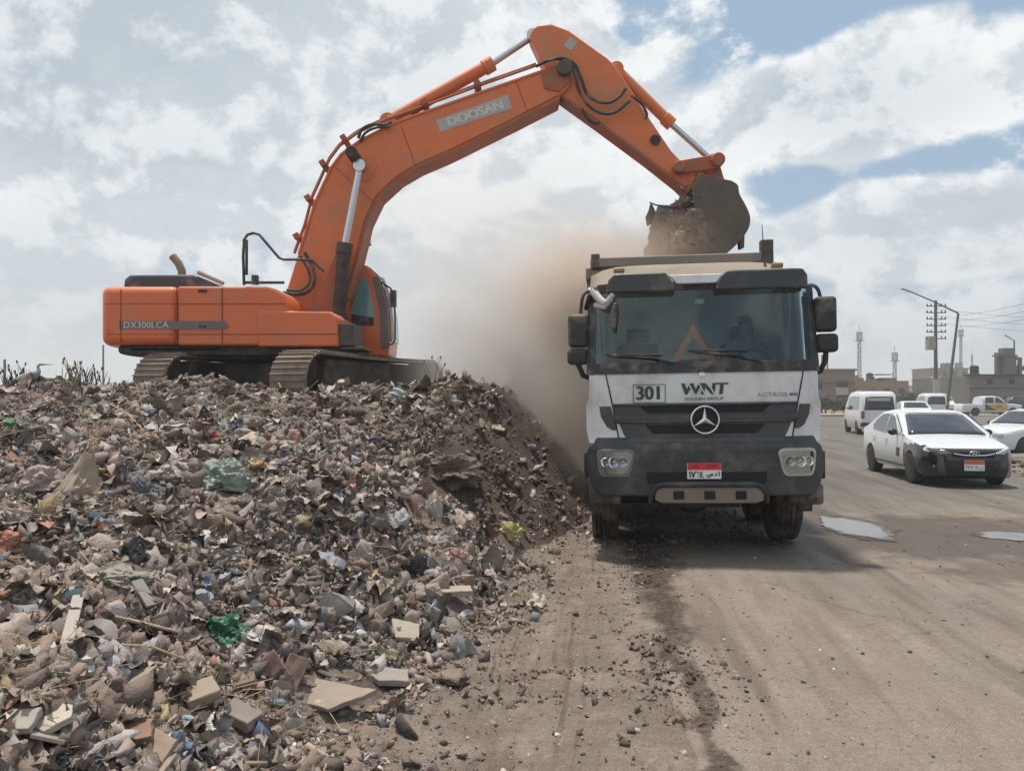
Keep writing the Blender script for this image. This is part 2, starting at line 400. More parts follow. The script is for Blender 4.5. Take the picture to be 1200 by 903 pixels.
    t.link(b.outputs[0], t.n('ShaderNodeOutputMaterial').inputs[0]); return m
m_dirt = dirt_material('ground'); m_road = dirt_material('road')
tag(link_mesh('ground', me, m_dirt), kind='structure')
def strip(name, ys, xl, xr, nx, mat, dz, wob=.22):
    Y = np.concatenate([np.arange(ys[0], min(14, ys[-1]), .06), np.arange(14, ys[-1], .5)]) if ys[0] < 14 else np.arange(ys[0], ys[-1], .5)
    L = np.interp(Y, ys, xl) + wob * fbm(Y * 1.1, Y * 0 + 3, 41, 5) * (Y < 40); Rr = np.interp(Y, ys, xr) + .3 * fbm(Y * .8, Y * 0 + 9, 43, 4)
    u = np.linspace(0, 1, nx) ** 1.6
    X = L[:, None] + (Rr - L)[:, None] * u[None]; YY = np.repeat(Y[:, None], nx, 1)
    Z = ground_z(X, YY) + dz; Z[:, 0] -= .012; Z[:, -1] -= .012
    me = mesh_np(name, np.stack([X, YY, Z], 2).reshape(-1, 3), grid_faces(nx, len(Y))); smooth(me, 180)
    return tag(link_mesh(name, me, mat), kind='structure')
strip('road', [-3, 3.2, 9, 16, 20, 30, 45, 60, 72], [.1, .78, 1.6, 2.4, 3, 5.5, 9, 12, 15], [11, 11, 11, 11, 12, 17, 30, 50, 70], 90, m_road, .009)
strip('side_road', [23, 32], [13.4, 15.5], [70, 70], 30, M('side_road', (.16, .155, .15), .9, var=.15), .016)

def puddle(pts, seed):
    mb = MB(); rnd = random.Random(seed); c = Vector((sum(p[0] for p in pts) / len(pts), sum(p[1] for p in pts) / len(pts), 0))
    out = []
    for i in range(len(pts)):
        a = Vector((*pts[i], 0)); b = Vector((*pts[(i + 1) % len(pts)], 0))
        for k in range(12):
            p = a.lerp(b, k / 12); d = (p - c); p += d * .45; p += d * (.5 * float(fbm(p.x * 3.2, p.y * 3.2, seed, 3)))
            out.append((p.x, p.y))
    z = float(np.max(ground_z(np.array([p[0] for p in out]), np.array([p[1] for p in out])))) + .014
    mb.bm.faces.new([mb.bm.verts.new((a, b, z)) for a, b in out])
    return mb
def water_mat(pts):
    m = bpy.data.materials.new('puddle_water'); m.use_nodes = True; t = NT(m.node_tree); co = t.n('ShaderNodeTexCoord').outputs['Object']
    xs = [p[0] for p in pts]; ys = [p[1] for p in pts]; c = ((min(xs) + max(xs)) / 2, (min(ys) + max(ys)) / 2, 0); h = ((max(xs) - min(xs)) / 2, (max(ys) - min(ys)) / 2, 1)
    v = t.n('ShaderNodeVectorMath', operation='DIVIDE', i_0=t.n('ShaderNodeVectorMath', operation='SUBTRACT', i_0=co, i_1=c).outputs[0], i_1=(h[0], h[1], 1e3)).outputs[0]
    r = t.math('ADD', t.n('ShaderNodeVectorMath', operation='LENGTH', i_0=v).outputs['Value'], t.math('MULTIPLY', t.math('SUBTRACT', t.noise(co, 4.5, 6, .6), .5), 1.3))
    k = t.ss(r, .80, .98)                            # from open water to wet mud
    b = t.n('ShaderNodeBsdfPrincipled', i_Base_Color=t.mix(k, (.06, .05, .042), (.075, .057, .045)), i_Roughness=t.math('ADD', t.math('MULTIPLY', k, .5), .03), i_IOR=2.2)
    t.link(t.math('SUBTRACT', 2.2, t.math('MULTIPLY', k, .85)), b.inputs['IOR'])
    t.link(t.ss(r, 1.0, 1.3, 1, 0), b.inputs['Alpha'])
    t.link(b.outputs[0], t.n('ShaderNodeOutputMaterial').inputs[0]); return m
def gp(px, py): d = CAM_H * FPX / (py - HOR); return ((px - 600) / FPX * d, d)
for i, pp in enumerate(([(968, 609), (1000, 606), (1018, 614), (1040, 620), (1038, 632), (1015, 631), (985, 627), (978, 618)],
           [(1140, 624), (1200, 628), (1240, 632), (1240, 637), (1190, 634), (1150, 630)])):
    o = puddle([gp(*p) for p in pp], i + 2).build('puddle', water_mat([gp(*p) for p in pp])); tag(o, kind='structure')

# heap
HX = np.arange(-12.5, 2.4, .045); HY = np.concatenate([np.arange(-1.5, 8, .04), np.arange(8, 25, .07)])
hx, hy = np.meshgrid(HX, HY); HZ = heap(hx, hy)
def H(x, y):
    x = np.asarray(x, float); y = np.asarray(y, float)
    i = np.clip(np.searchsorted(HX, x) - 1, 0, len(HX) - 2); j = np.clip(np.searchsorted(HY, y) - 1, 0, len(HY) - 2)
    u = np.clip((x - HX[i]) / (HX[i + 1] - HX[i]), 0, 1); v = np.clip((y - HY[j]) / (HY[j + 1] - HY[j]), 0, 1)
    z = (HZ[j, i] * (1 - u) + HZ[j, i + 1] * u) * (1 - v) + (HZ[j + 1, i] * (1 - u) + HZ[j + 1, i + 1] * u) * v
    return np.where((x < HX[0]) | (x > HX[-1]) | (y > HY[-1]), -.3, z)
def top(x, y): return np.maximum(H(x, y), ground_z(x, y))
def hit(px, py, y0=1.8, y1=20):
    "where the sight line through a photo pixel meets heap or ground"
    px = np.atleast_1d(np.asarray(px, float)); py = np.atleast_1d(np.asarray(py, float))
    Ys = np.concatenate([np.arange(y0, 8, .03), np.arange(8, y1, .06)])
    res = np.full((len(px), 3), np.nan); done = np.zeros(len(px), bool)
    for Y in Ys:
        X = (px - 600) / FPX * Y; Z = CAM_H + (HOR - py) / FPX * Y
        t_ = np.maximum(H(X, Y + 0 * X), 0); k = (~done) & (Z <= t_)
        res[k, 0] = X[k]; res[k, 1] = Y; res[k, 2] = t_[k]; done |= k
    return res
def heap_mat():
    m = bpy.data.materials.new('heap_earth'); m.use_nodes = True; t = NT(m.node_tree)
    co = t.n('ShaderNodeTexCoord').outputs['Object']; x, y, z = t.n('ShaderNodeSeparateXYZ', i_0=co).outputs
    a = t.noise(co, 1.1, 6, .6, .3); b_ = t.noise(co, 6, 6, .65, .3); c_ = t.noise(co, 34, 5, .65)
    c = t.mix(a, (0.113, 0.084, 0.067), (0.197, 0.152, 0.125)); c = t.mix(t.ss(b_, .4, .68), c, (0.244, 0.200, 0.168)); c = t.mix(t.ss(c_, .5, .72, 0, .7), c, (0.056, 0.045, 0.039)); c = t.mix(t.ss(t.noise(co, 1.7, 5, .6), .54, .66, 0, .8), c, (0.052, 0.042, 0.037))  # last mix: broad dark patches of damp refuse, shade of hollows painted in
    fresh = t.math('MULTIPLY', t.ss(t.math('ADD', x, t.math('MULTIPLY', a, 1.5)), -1.3, -.3), t.ss(t.math('ADD', y, a), 8.6, 10.2))
    c = t.mix(fresh, c, t.mix(b_, (.05, .036, .028), (.095, .068, .052)))
    b = t.n('ShaderNodeBsdfPrincipled', i_Base_Color=c, i_Roughness=.95)
    t.link(t.n('ShaderNodeBump', i_Strength=.9, i_Distance=.05, i_Height=t.math('ADD', b_, t.math('MULTIPLY', c_, .6))).outputs[0], b.inputs['Normal'])
    t.link(b.outputs[0], t.n('ShaderNodeOutputMaterial').inputs[0]); return m
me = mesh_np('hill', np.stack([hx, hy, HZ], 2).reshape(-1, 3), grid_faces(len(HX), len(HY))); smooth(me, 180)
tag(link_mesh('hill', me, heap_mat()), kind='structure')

# ------------------------------------------------------------------ loose small stuff
def hull(pts):
    bm = bmesh.new(); [bm.verts.new(p) for p in pts]
    r = bmesh.ops.convex_hull(bm, input=bm.verts[:])
    bmesh.ops.delete(bm, geom=list({g for g in list(r['geom_interior']) + list(r['geom_unused']) if isinstance(g, bmesh.types.BMVert)}), context='VERTS')
    bmesh.ops.triangulate(bm, faces=bm.faces[:])
    bm.verts.ensure_lookup_table()
    V = np.array([v.co[:] for v in bm.verts]); F = np.array([[v.index for v in f.verts] for f in bm.faces]); 
    bm.free(); return V, F
rng = np.random.default_rng(5)
def rock_proto(n, flat=1., seed=0, boxy=.0):
    g = np.random.default_rng(seed); p = g.normal(size=(n, 3)); p /= np.linalg.norm(p, axis=1)[:, None]
    if boxy: q = np.sign(p) * np.abs(p) ** (1 - boxy); p = q / np.max(np.abs(q), axis=1)[:, None] * g.uniform(.75, 1, (n, 1))
    p = p * .5 * np.array([1, g.uniform(.6, .95), flat]); return hull(p)
PROTO = [rock_proto(11, .7, i, .5) for i in range(6)] + [rock_proto(10, .25, 10 + i, .6) for i in range(5)] + [rock_proto(9, .45, 20 + i) for i in range(4)]
def jag_proto(seed):
    g = np.random.default_rng(seed); bm = bmesh.new(); bmesh.ops.create_icosphere(bm, subdivisions=2 if seed % 2 == 0 else 1, radius=.5); o = Vector((seed * 5.1, seed * 2.3, 0)); sq = Vector((1, g.uniform(.45, .95), g.uniform(.25, .6)))
    for v in bm.verts:
        p = v.co.copy(); k = 1 + .8 * (.45 - abs(mnoise.noise(p * 3.2 + o)) * 2) + .8 * mnoise.noise(p * 2 + o) + g.normal() * .07
        v.co = Vector((p.x * k * sq.x, p.y * k * sq.y, p.z * k * sq.z + .05 * g.normal()))
    V = np.array([v.co[:] for v in bm.verts]); F = np.array([[v.index for v in f.verts] for f in bm.faces]); bm.free(); return V, F
JAG = [jag_proto(i) for i in range(12)]
STICK = [rock_proto(10, .12, 30 + i, .7) for i in range(3)]
def rots(n, g, tilt=1.):
    q = g.normal(size=(n, 4)) * np.array([1, tilt, tilt, 1]); q /= np.linalg.norm(q, axis=1)[:, None]
    w, x, y, z = q.T
    return np.stack([np.stack([1 - 2 * (y * y + z * z), 2 * (x * y - z * w), 2 * (x * z + y * w)], 1), np.stack([2 * (x * y + z * w), 1 - 2 * (x * x + z * z), 2 * (y * z - x * w)], 1), np.stack([2 * (x * z - y * w), 2 * (y * z + x * w), 1 - 2 * (x * x + y * y)], 1)], 1)
def scatter(name, pos, size, protos, mat, g, tilt=.8, sink=.12, asp=None):
    Vs, Fs, off = [], [], 0
    pick = g.integers(0, len(protos), len(pos))
    for k, (V, F) in enumerate(protos):
        i = np.where(pick == k)[0]
        if not len(i): continue
        sc = size[i][:, None] * (asp if asp is not None else np.array([1, 1, 1])) * g.uniform(.75, 1.3, (len(i), 3))
        v = V[None] * sc[:, None, :]
        v = np.einsum('nij,nkj->nki', rots(len(i), g, tilt), v) + pos[i][:, None, :] + np.array([0, 0, 1]) * (size[i] * sink)[:, None, None]
        n = len(V); f = F[None] + (np.arange(len(i)) * n)[:, None, None] + off
        Vs.append(v.reshape(-1, 3)); Fs.append(f.reshape(-1, 3)); off += len(i) * n
    me = mesh_np(name, np.concatenate(Vs), np.concatenate(Fs))
    return tag(link_mesh(name, me, mat), kind='stuff')
KEEP_CLEAR = [(390, 817, 50), (457, 806, 26), (55, 872, 30), (152, 815, 30), (235, 832, 24), (283, 857, 24), (530, 705, 24), (475, 752, 20), (155, 877, 24), (262, 741, 30), (266, 563, 30), (172, 582, 26), (55, 570, 30), (92, 572, 30), (322, 797, 16), (343, 803, 16), (597, 630, 17), (536, 658, 18), (143, 684, 36), (160, 655, 17), (14, 642, 20), (232, 704, 20), (487, 671, 16), (530, 562, 32), (505, 602, 14), (20, 862, 20)]
def heap_points(n, g, near=1., clump=0):
    "points on the heap: most even in the picture, some even over the ground"
    px = g.uniform(-60, 720, n); py = 440 + (930 - 440) * g.uniform(0, 1, n) ** near
    p = hit(px, py); p = p[~np.isnan(p[:, 0])]
    p[:, :2] += g.normal(size=(len(p), 2)) * .03
    q = np.stack([g.uniform(-9, 1.6, n // 3), g.uniform(1.2, 16, n // 3), np.zeros(n // 3)], 1)
    p = np.concatenate([p, q]); p[:, 2] = top(p[:, 0], p[:, 1])
    D = xe(p[:, 1]) - p[:, 0] + .25 * g.normal(size=len(p)); p = p[D > -.05]
    if clump: p = p[g.uniform(size=len(p)) < .12 + .88 * sstep(-.25, .2, fbm(p[:, 0] * 1.5 + clump, p[:, 1] * 1.5, 60 + clump, 3))]
    for (qx, qy, qr) in KEEP_CLEAR:                 # leave the larger finds uncovered
        u = 600 + FPX * p[:, 0] / p[:, 1] - qx; v = HOR + (CAM_H - p[:, 2]) * FPX / p[:, 1] - qy
        p = p[((u / (qr * 1.05)) ** 2 + (v / (qr * .8)) ** 2) > 1]
    return p
fresh = lambda p: (p[:, 0] + .3 * fbm(p[:, 0], p[:, 1], 77, 3) > -.75) & (p[:, 1] + 1.2 * vn(p[:, 0] * 2, p[:, 1] * 2, 78) > 9.0)
def track_points(n, g, x0, x1, y0, y1):
    p = np.stack([g.uniform(x0, x1, n), y0 + (y1 - y0) * g.uniform(0, 1, n) ** 1.5, np.zeros(n)], 1); return p
RUB = [(22, (0.249, 0.188, 0.155)), (20, (0.179, 0.132, 0.108)), (12, (0.301, 0.250, 0.222)), (10, (0.207, 0.175, 0.164)), (8, (0.113, 0.083, 0.067)), (9, (0.141, 0.110, 0.095)), (8, (0.070, 0.060, 0.056)),
       (5, (.36, .32, .275)), (3, (.25, .13, .095)), (3, (.13, .13, .135)), (2.5, (.48, .46, .43)), (1.5, (.32, .25, .15))]
m_rub = island_mat('rubble_mix', RUB, var=.3, bump=.5)
m_ref = island_mat('refuse_mix', [(20, (0.235, 0.175, 0.143)), (20, (0.169, 0.125, 0.101)), (12, (0.291, 0.242, 0.213)), (14, (0.108, 0.080, 0.065)), (6, (0.357, 0.335, 0.325)), (5, (0.085, 0.075, 0.073)), (4, (0.470, 0.475, 0.504)), (2.5, (0.254, 0.260, 0.297)), (1.6, (0.338, 0.290, 0.314)),
                                  (1., (.17, .21, .26)), (.8, (.16, .21, .17)), (.6, (.36, .16, .11)), (.6, (.40, .33, .16)), (.3, (.05, .12, .26)), (.3, (.04, .16, .09))], .9, var=.3, bump=.6, dust=.5, rmul=.28)
m_crumb = island_mat('earth_crumbs', [(8, (0.226, 0.172, 0.141)), (8, (0.160, 0.120, 0.099)), (4, (0.282, 0.235, 0.207)), (4, (0.094, 0.072, 0.059)), (1, (0.395, 0.390, 0.392))], .95, bump=0)
m_clod = island_mat('soil_clods', [(5, (.10, .075, .058)), (4, (.13, .098, .075)), (2, (.065, .05, .04)), (1.2, (.17, .135, .11)), (.5, (.28, .25, .22))], .95, bump=.6)
g = np.random.default_rng(11)
p = heap_points(46000, g, .85, 3)
sz = np.exp(g.normal(math.log(.022), .72, len(p))) * (.75 + .05 * p[:, 1]); sz = np.clip(sz, .008, .15)
fr = fresh(p)
scatter('rubble', p[~fr], sz[~fr], PROTO, m_rub, g, .9)
scatter('soil', p[fr], sz[fr] * .9, PROTO, m_clod, g, .9)
p = heap_points(46000, g, .7); fr = fresh(p)
scatter('heap_crumbs', p[~fr], np.clip(np.exp(g.normal(math.log(.011), .5, (~fr).sum())) * (.7 + .06 * p[~fr][:, 1]), .004, .04), PROTO[:6], m_crumb, g, .9)
# torn, matted refuse: jagged crumpled bits, most of them the colour of the earth
p = heap_points(34000, g, .85, 8); fr = fresh(p); p = p[(~fr) | (g.uniform(size=len(p)) < .25)]
sz = np.clip(np.exp(g.normal(math.log(.040), .68, len(p))) * (.75 + .05 * p[:, 1]), .012, .19)
scatter('refuse', p, sz, JAG, m_ref, g, .55, .05)
# splinters, slats and broken lath
p = heap_points(2300, g, .9); p = p[~fresh(p)]
scatter('splinters', p, np.clip(np.exp(g.normal(math.log(.085), .5, len(p))), .03, .3), STICK, island_mat('splinter_wood', [(4, (.30, .24, .18)), (3, (.22, .165, .12)), (2, (.36, .31, .25)), (1, (.13, .10, .08))], .85, bump=.3), g, .5, .12, np.array([1, .16, .9]))
# straw and reeds: thin bent blades
def straw(name, n, mat, g, L=.22, r=.0022, region=None):
    p = heap_points(n, g, .9); p = p[~fresh(p)]
    if region: p = p[g.uniform(size=len(p)) < .06 + sstep(.12, .5, fbm(p[:, 0] * 1.1 + region, p[:, 1] * 1.1, region, 3) + .22 * sstep(0, -4, p[:, 0]))]
    n = len(p); a = g.uniform(0, 2 * np.pi, n); el = g.normal(.15, .35, n); l = L * np.exp(g.normal(0, .5, n))
    d = np.stack([np.cos(a) * np.cos(el), np.sin(a) * np.cos(el), np.sin(el)], 1); s = np.stack([-np.sin(a), np.cos(a), 0 * a], 1)
    bend = np.stack([0 * a, 0 * a, g.normal(-.1, .18, n)], 1)
    V = []
    rr = r * (.8 + .10 * p[:, 1])[:, None]
    for t_ in (-.5, 0, .5):
        c = p + np.array([0, 0, .02]) + d * (l * t_)[:, None] + bend * (l * (t_ * t_ * 4))[:, None] * .5 + s * (g.normal(size=n) * l * .05)[:, None]
        V += [c + s * rr, c - s * rr, c + np.array([0, 0, 1.3]) * rr]
    V = np.stack(V, 1); f = []
    for k in (0, 3):
        for u, v in ((0, 1), (1, 2), (2, 0)): f.append([k + u, k + v, k + 3 + v, k + 3 + u])
    F = np.array(f)[None] + (np.arange(n) * 9)[:, None, None]
    return tag(link_mesh(name, mesh_np(name, V.reshape(-1, 3), F.reshape(-1, 4)), mat), kind='stuff')
m_straw = island_mat('dry_straw', [(4, (.36, .28, .17)), (3, (.28, .215, .135)), (2, (.20, .15, .10)), (1, (.42, .36, .25))], .8, bump=0)
straw('straw', 17000, m_straw, g, .17, .0019, 21)
# litter: small torn scraps of plastic, paper and cloth
def litter(name, n, mat, g, med=.045, q=5, mx=.2):
    p = heap_points(n, g, .85); k = (~fresh(p)) | (g.uniform(size=len(p)) < .12); p = p[k]; n = len(p)
    sz = np.clip(np.exp(g.normal(math.log(med), .5, n)) * (.7 + .06 * p[:, 1]), .015, mx if q == 5 else np.clip(.05 + .022 * p[:, 1], .08, mx))
    u, v = np.meshgrid(np.linspace(-.5, .5, q), np.linspace(-.5, .5, q)); base = np.stack([u.ravel(), v.ravel(), 0 * u.ravel()], 1)
    V = base[None] * (sz[:, None] * g.uniform(.5, 1.3, (n, 3)))[:, None, :]
    if q > 5:                                       # broad folds first, then creases
        for fq, am in ((3.0, .22), (6.5, .10)):
            d = g.normal(size=(n, 1, 2)) * fq; ph = g.uniform(0, 6.28, (n, 1)); V[:, :, 2] += np.abs(np.sin((base[None, :, :2] * d).sum(2) + ph)) * sz[:, None] * am * 1.6
        e = 1 + .45 * np.sin(np.arctan2(base[:, 1], base[:, 0])[None] * g.integers(2, 6, (n, 1)) + g.uniform(0, 6.28, (n, 1))) * np.linalg.norm(base[:, :2], axis=1)[None]
        V[:, :, :2] *= e[:, :, None]
    V = V + g.normal(size=V.shape) * (sz * (.13 if q == 5 else .025))[:, None, None] * np.array([.7, .7, 1.5])
    V = np.einsum('nij,nkj->nki', rots(n, g, .75 if q == 5 else .45), V) + p[:, None, :] + np.array([0, 0, 1]) * (sz * .2)[:, None, None]
    F = grid_faces(q, q)[None] + (np.arange(n) * q * q)[:, None, None]
    me = mesh_np(name, V.reshape(-1, 3), F.reshape(-1, 4)); smooth(me, 60)
    return tag(link_mesh(name, me, mat), kind='stuff')
LIT = [(9, (.42, .39, .35)), (7, (.55, .53, .50)), (6, (.33, .28, .23)), (5, (.24, .22, .21)), (4, (.06, .06, .065)), (3, (.40, .30, .26)), (1.6, (.22, .28, .36)), (1., (.10, .20, .36)), (.9, (.12, .26, .20)),
       (.9, (.38, .13, .10)), (.8, (.20, .38, .42)), (.8, (.48, .30, .12)), (1.2, (.42, .36, .20)), (1, (.36, .26, .30))]
litter('litter', 5200, island_mat('litter_scraps', LIT, .6, bump=.15, dust=.75), g)
litter('torn_film', 800, island_mat('film_and_rags', [(6, (.34, .305, .265)), (8, (.27, .22, .175)), (8, (.20, .158, .125)), (2, (.45, .43, .40)), (4, (.055, .055, .06)), (3, (.13, .12, .115)), (1, (.20, .24, .28)), (1, (.15, .20, .16)), (.8, (.38, .24, .20)), (.5, (.36, .31, .14))], .55, bump=.2, dust=.75), g, .115, 11, .26)
q_ = 5200; p = np.stack([g.uniform(-6, -.9, q_), g.uniform(-.5, 5, q_), np.zeros(q_)], 1); p = p[xe(p[:, 1]) - p[:, 0] > 0]; p[:, 2] = top(p[:, 0], p[:, 1])
scatter('side_rubble', p, np.clip(np.exp(g.normal(math.log(.035), .6, len(p))), .01, .2), PROTO + JAG, m_ref, g, .8)
p = track_points(2600, g, .9, 9, 3.2, 14); p[:, 2] = ground_z(p[:, 0], p[:, 1]) + .010
scatter('road_grit', p, np.clip(np.exp(g.normal(math.log(.010), .55, len(p))), .004, .04), PROTO, m_rub, g, .6)
# stones and crumbs on the dirt track
p = track_points(16000, g, -1.6, 2.2, 3., 12); d = p[:, 0] - xe(p[:, 1]); p = p[(d > -.15) & (g.uniform(size=len(p)) < np.exp(-np.clip(d, 0, 9) * 1.5) + .16)]; p[:, 2] = top(p[:, 0], p[:, 1])
scatter('gravel', p, np.clip(np.exp(g.normal(math.log(.013), .65, len(p))), .004, .09), PROTO, m_rub, g, .6)
p = track_points(900, g, 11.1, 14.5, 14, 23); p[:, 2] = ground_z(p[:, 0], p[:, 1])
scatter('verge_gravel', p, np.clip(np.exp(g.normal(math.log(.08), .6, len(p))), .03, .3), PROTO, m_rub, g, .6)
yy = 3.3 + 7.2 * g.uniform(0, 1, 4200) ** 1.2; s = g.normal(size=4200) * (.06 + .026 * yy); p = np.stack([.945 + .116 * (yy - 3.9) + s, yy, 0 * yy], 1)
k = vn(p[:, 0] * 2.5, p[:, 1] * 1.3, 91) > -.12; p = p[k]; p[:, 2] = ground_z(p[:, 0], p[:, 1]) + .006
scatter('spilled_soil', p, np.clip(np.exp(g.normal(math.log(.012), .65, len(p))), .003, .06), PROTO, m_clod, g, .6)
xx = g.uniform(-.2, 1.5, 500); yy = np.where(g.uniform(size=500) < .6, 5.05, 4.72) + g.normal(size=500) * .03 + .05 * np.sin(xx * 3); p = np.stack([xx, yy, ground_z(xx, yy) + .004], 1)
scatter('mud_crumbs', p, np.clip(np.exp(g.normal(math.log(.012), .5, len(p))), .004, .04), PROTO, m_clod, g, .6)
xx = g.uniform(.9, 3.4, 700); yy = g.uniform(9.4, 12.5, 700); p = np.stack([xx, yy, ground_z(xx, yy) + .008], 1)
scatter('soil_crumbs', p, np.clip(np.exp(g.normal(math.log(.03), .6, len(p))), .008, .12), PROTO, m_clod, g, .6)
# ------------------------------------------------------------------ excavator
EO = Vector((-3.7, 14.6, 1.45))
m_or = M('orange_paint', (.68, .165, .042), .42, var=.16, vs=3.5, dust=.36, dcol=(.46, .22, .12), ds=1.6, bump=.05, bs=14, top=.55)
m_orside = M('orange_paint_body', (.68, .14, .034), .36, var=.10, vs=2, dust=.30, dcol=(.45, .21, .12), ds=1.3, coat=.25, top=.5)
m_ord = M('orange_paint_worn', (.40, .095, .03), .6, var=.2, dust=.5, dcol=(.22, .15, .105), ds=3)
m_track = M('track_steel', (.15, .125, .10), .7, .2, dust=.9, dcol=(.27, .215, .17), ds=5, bump=.3)
m_under = M('greasy_steel', (.025, .023, .022), .7, dust=.45, dcol=(.12, .09, .07), ds=3)
m_mudsteel = M('bucket_steel', (.10, .085, .075), .75, .15, dust=.7, dcol=(.15, .115, .09), ds=3, bump=.4, bs=12)
m_hose = M('rubber_hose', (.025, .025, .027), .6, dust=.3)
m_decal = M('decal_grey', (.42, .40, .38), .5, var=.06, dust=.35, dcol=(.40, .28, .2))
m_stripe = M('decal_stripe', (.17, .13, .13), .5, var=.25, vs=4)
m_letter = M('decal_letter', (.62, .58, .54), .5, var=.05)
ex = root('excavator', 'orange crawler excavator on top of the rubble heap, emptying its bucket into the tipper lorry', 'excavator', EO)
def xz(pts, Y): return [((P(a, b, Y) - EO).x, (P(a, b, Y) - EO).z) for a, b in pts]
def L(px, py, Y): return P(px, py, Y) - EO
def yy_(Y): return Y - EO.y
# undercarriage
def make_track(side):
    mb = MB(); hl, rr, hz = 1.92, .46, .50
    path = []; n1 = 19; n2 = 8
    for i in range(n1): path.append((-hl + 2 * hl * i / n1, hz + rr, 0))
    for i in range(n2): a = math.pi * i / n2; path.append((hl + rr * math.sin(a), hz + rr * math.cos(a), -a))
    for i in range(n1): path.append((hl - 2 * hl * i / n1, hz - rr, math.pi))
    for i in range(n2): a = math.pi * i / n2; path.append((-hl - rr * math.sin(a), hz - rr * math.cos(a), math.pi - a))
    for k, (t_, z, a) in enumerate(path):
        sag = -.03 * math.cos(t_ / hl * 1.5) if z > .9 else 0
        mb.box((side, t_, z + sag), (.62, .195, .035), (a, 0, 0))
        nrm = Vector((0, -math.sin(a), math.cos(a)))
        for q in (-.07, .03):
            tv = Vector((0, math.cos(a), math.sin(a)))
            mb.box(Vector((side, t_, z + sag)) + nrm * .03 + tv * q, (.61, .018, .04), (a, 0, 0))
    o = mb.build('track', m_track, ex); o.rotation_euler.z = R(-20)
    f = MB(); f.prism([(-1.7, .16), (1.7, .16), (1.85, .5), (1.7, .88), (-1.7, .88), (-1.85, .5)], side - .24, side + .24, 'x')
    fo = f.build('track_frame', m_under, o, .02)
    for t_ in (-hl, hl):
        MB().lathe([(-.09, .05), (-.09, .40), (-.05, .42), (.05, .42), (.09, .40), (.09, .05)], (side, t_, hz), 'x', 26).build('sprocket', m_under, o)
    for i in range(8): MB().lathe([(-.2, .1), (-.2, .12), (-.1, .15), (.1, .15), (.2, .12), (.2, .1)], (side, -1.45 + i * .414, .20), 'x', 16).build('roller', m_under, o)
    return o
make_track(-1.3); make_track(1.3)
mb = MB(); mb.box((0, 0, .52), (2.2, 2.2, .66)); mb.cyl((0, 0, .75), (0, 0, 1.16), .72, 32); mb.build('undercarriage', m_under, ex, .03).rotation_euler.z = R(-20)
# platform
mb = MB(); mb.box((-.75, 0, 1.05), (3.6, 2.7, .16)); mb.box((-.5, 0, .97), (2.2, 1.8, .12)); mb.build('platform', m_under, ex, .02)
# counterweight
def arc_cw(r, x1, yh, n=18):
    pts = [(-math.sqrt(max(0, r * r - (yh * (1 - 2 * i / n)) ** 2)), -yh * (1 - 2 * i / n)) for i in range(n + 1)]
    return pts + [(x1, yh), (x1, -yh)]
mb = MB(); mb.prism(arc_cw(3.28, -1.72, 1.5), 1.13, 2.08, 'z'); cw = mb.build('counterweight', m_orside, ex, .12, 5)
mb = MB(); mb.prism(arc_cw(3.05, -1.0, 1.35), 1.00, 1.128, 'z'); mb.build('belly_plate', m_under, ex, .05, 3)
# housings
mb = MB(); mb.prism([(-1.715, 1.12), (-1.715, 2.075), (-.28, 2.075), (-.12, 2.03), (.0, 1.93), (.05, 1.78), (.06, 1.12)], -1.492, -.42, 'y'); mb.build('side_housing', m_orside, ex, .04, 3)
mb = MB(); mb.box((-1.15, .54, 1.6), (1.13, 1.9, .95)); mb.build('engine_housing', m_orside, ex, .04, 3)
mb = MB(); mb.prism([(-.40, 1.10), (-.40, 1.64), (-.36, 1.68), (.78, 1.66), (.88, 1.58), (.90, 1.10)], -1.53, -.45, 'y'); bx_ = mb.build('tool_box', m_orside, ex, .035, 3)
mb = MB(); mb.box((1.0, -1.0, 1.30), (.26, .9, .36)); mb.box((1.1, -1.0, 1.08), (.4, .85, .05)); mb.build('step', m_dsteel, ex, .01)
mb = MB()
for x0, x1, z in ((-2.88, .04, 1.79), (-2.85, -.40, 1.30)): mb.box(((x0 + x1) / 2, -1.499, z), (x1 - x0, .009, .009))
mb.box((-.985, -1.499, 1.6), (.012, .012, .9)); mb.box((-2.62, -1.50, 1.6), (.012, .012, .86)); mb.box((-1.715, -1.499, 1.6), (.014, .014, .92)); m_gap = M('panel_gap', (.22, .055, .02), .7); mb.build('panel_gap', m_gap, cw)
mb = MB(); mb.box((.25, -1.533, 1.30), (1.26, .01, .012)); mb.build('panel_gap', m_gap, bx_)
x0, z0 = xz([(140, 386)], 13.1)[0]; x1, z1 = xz([(268, 376)], 13.1)[0]
mb = MB(); mb.prism([(x0, z0), (x1 - .12, z0), (x1, z0 + .03), (x1 - .06, z1), (x0, z1)], -1.506, -1.50, 'y'); mb.build('stripe', m_stripe, ex)
text_mesh('lettering', 'DX300LCA', .145, m_letter, ex, Matrix.Translation((x0 + .43, -1.508, (z0 + z1) / 2)) @ FRONT, .002, 1.05)
for zz in (2.0, 1.42): mb = MB().box((-1.3, -1.497, zz), (.14, .02, .05)).build('latch', m_under, ex, .005)
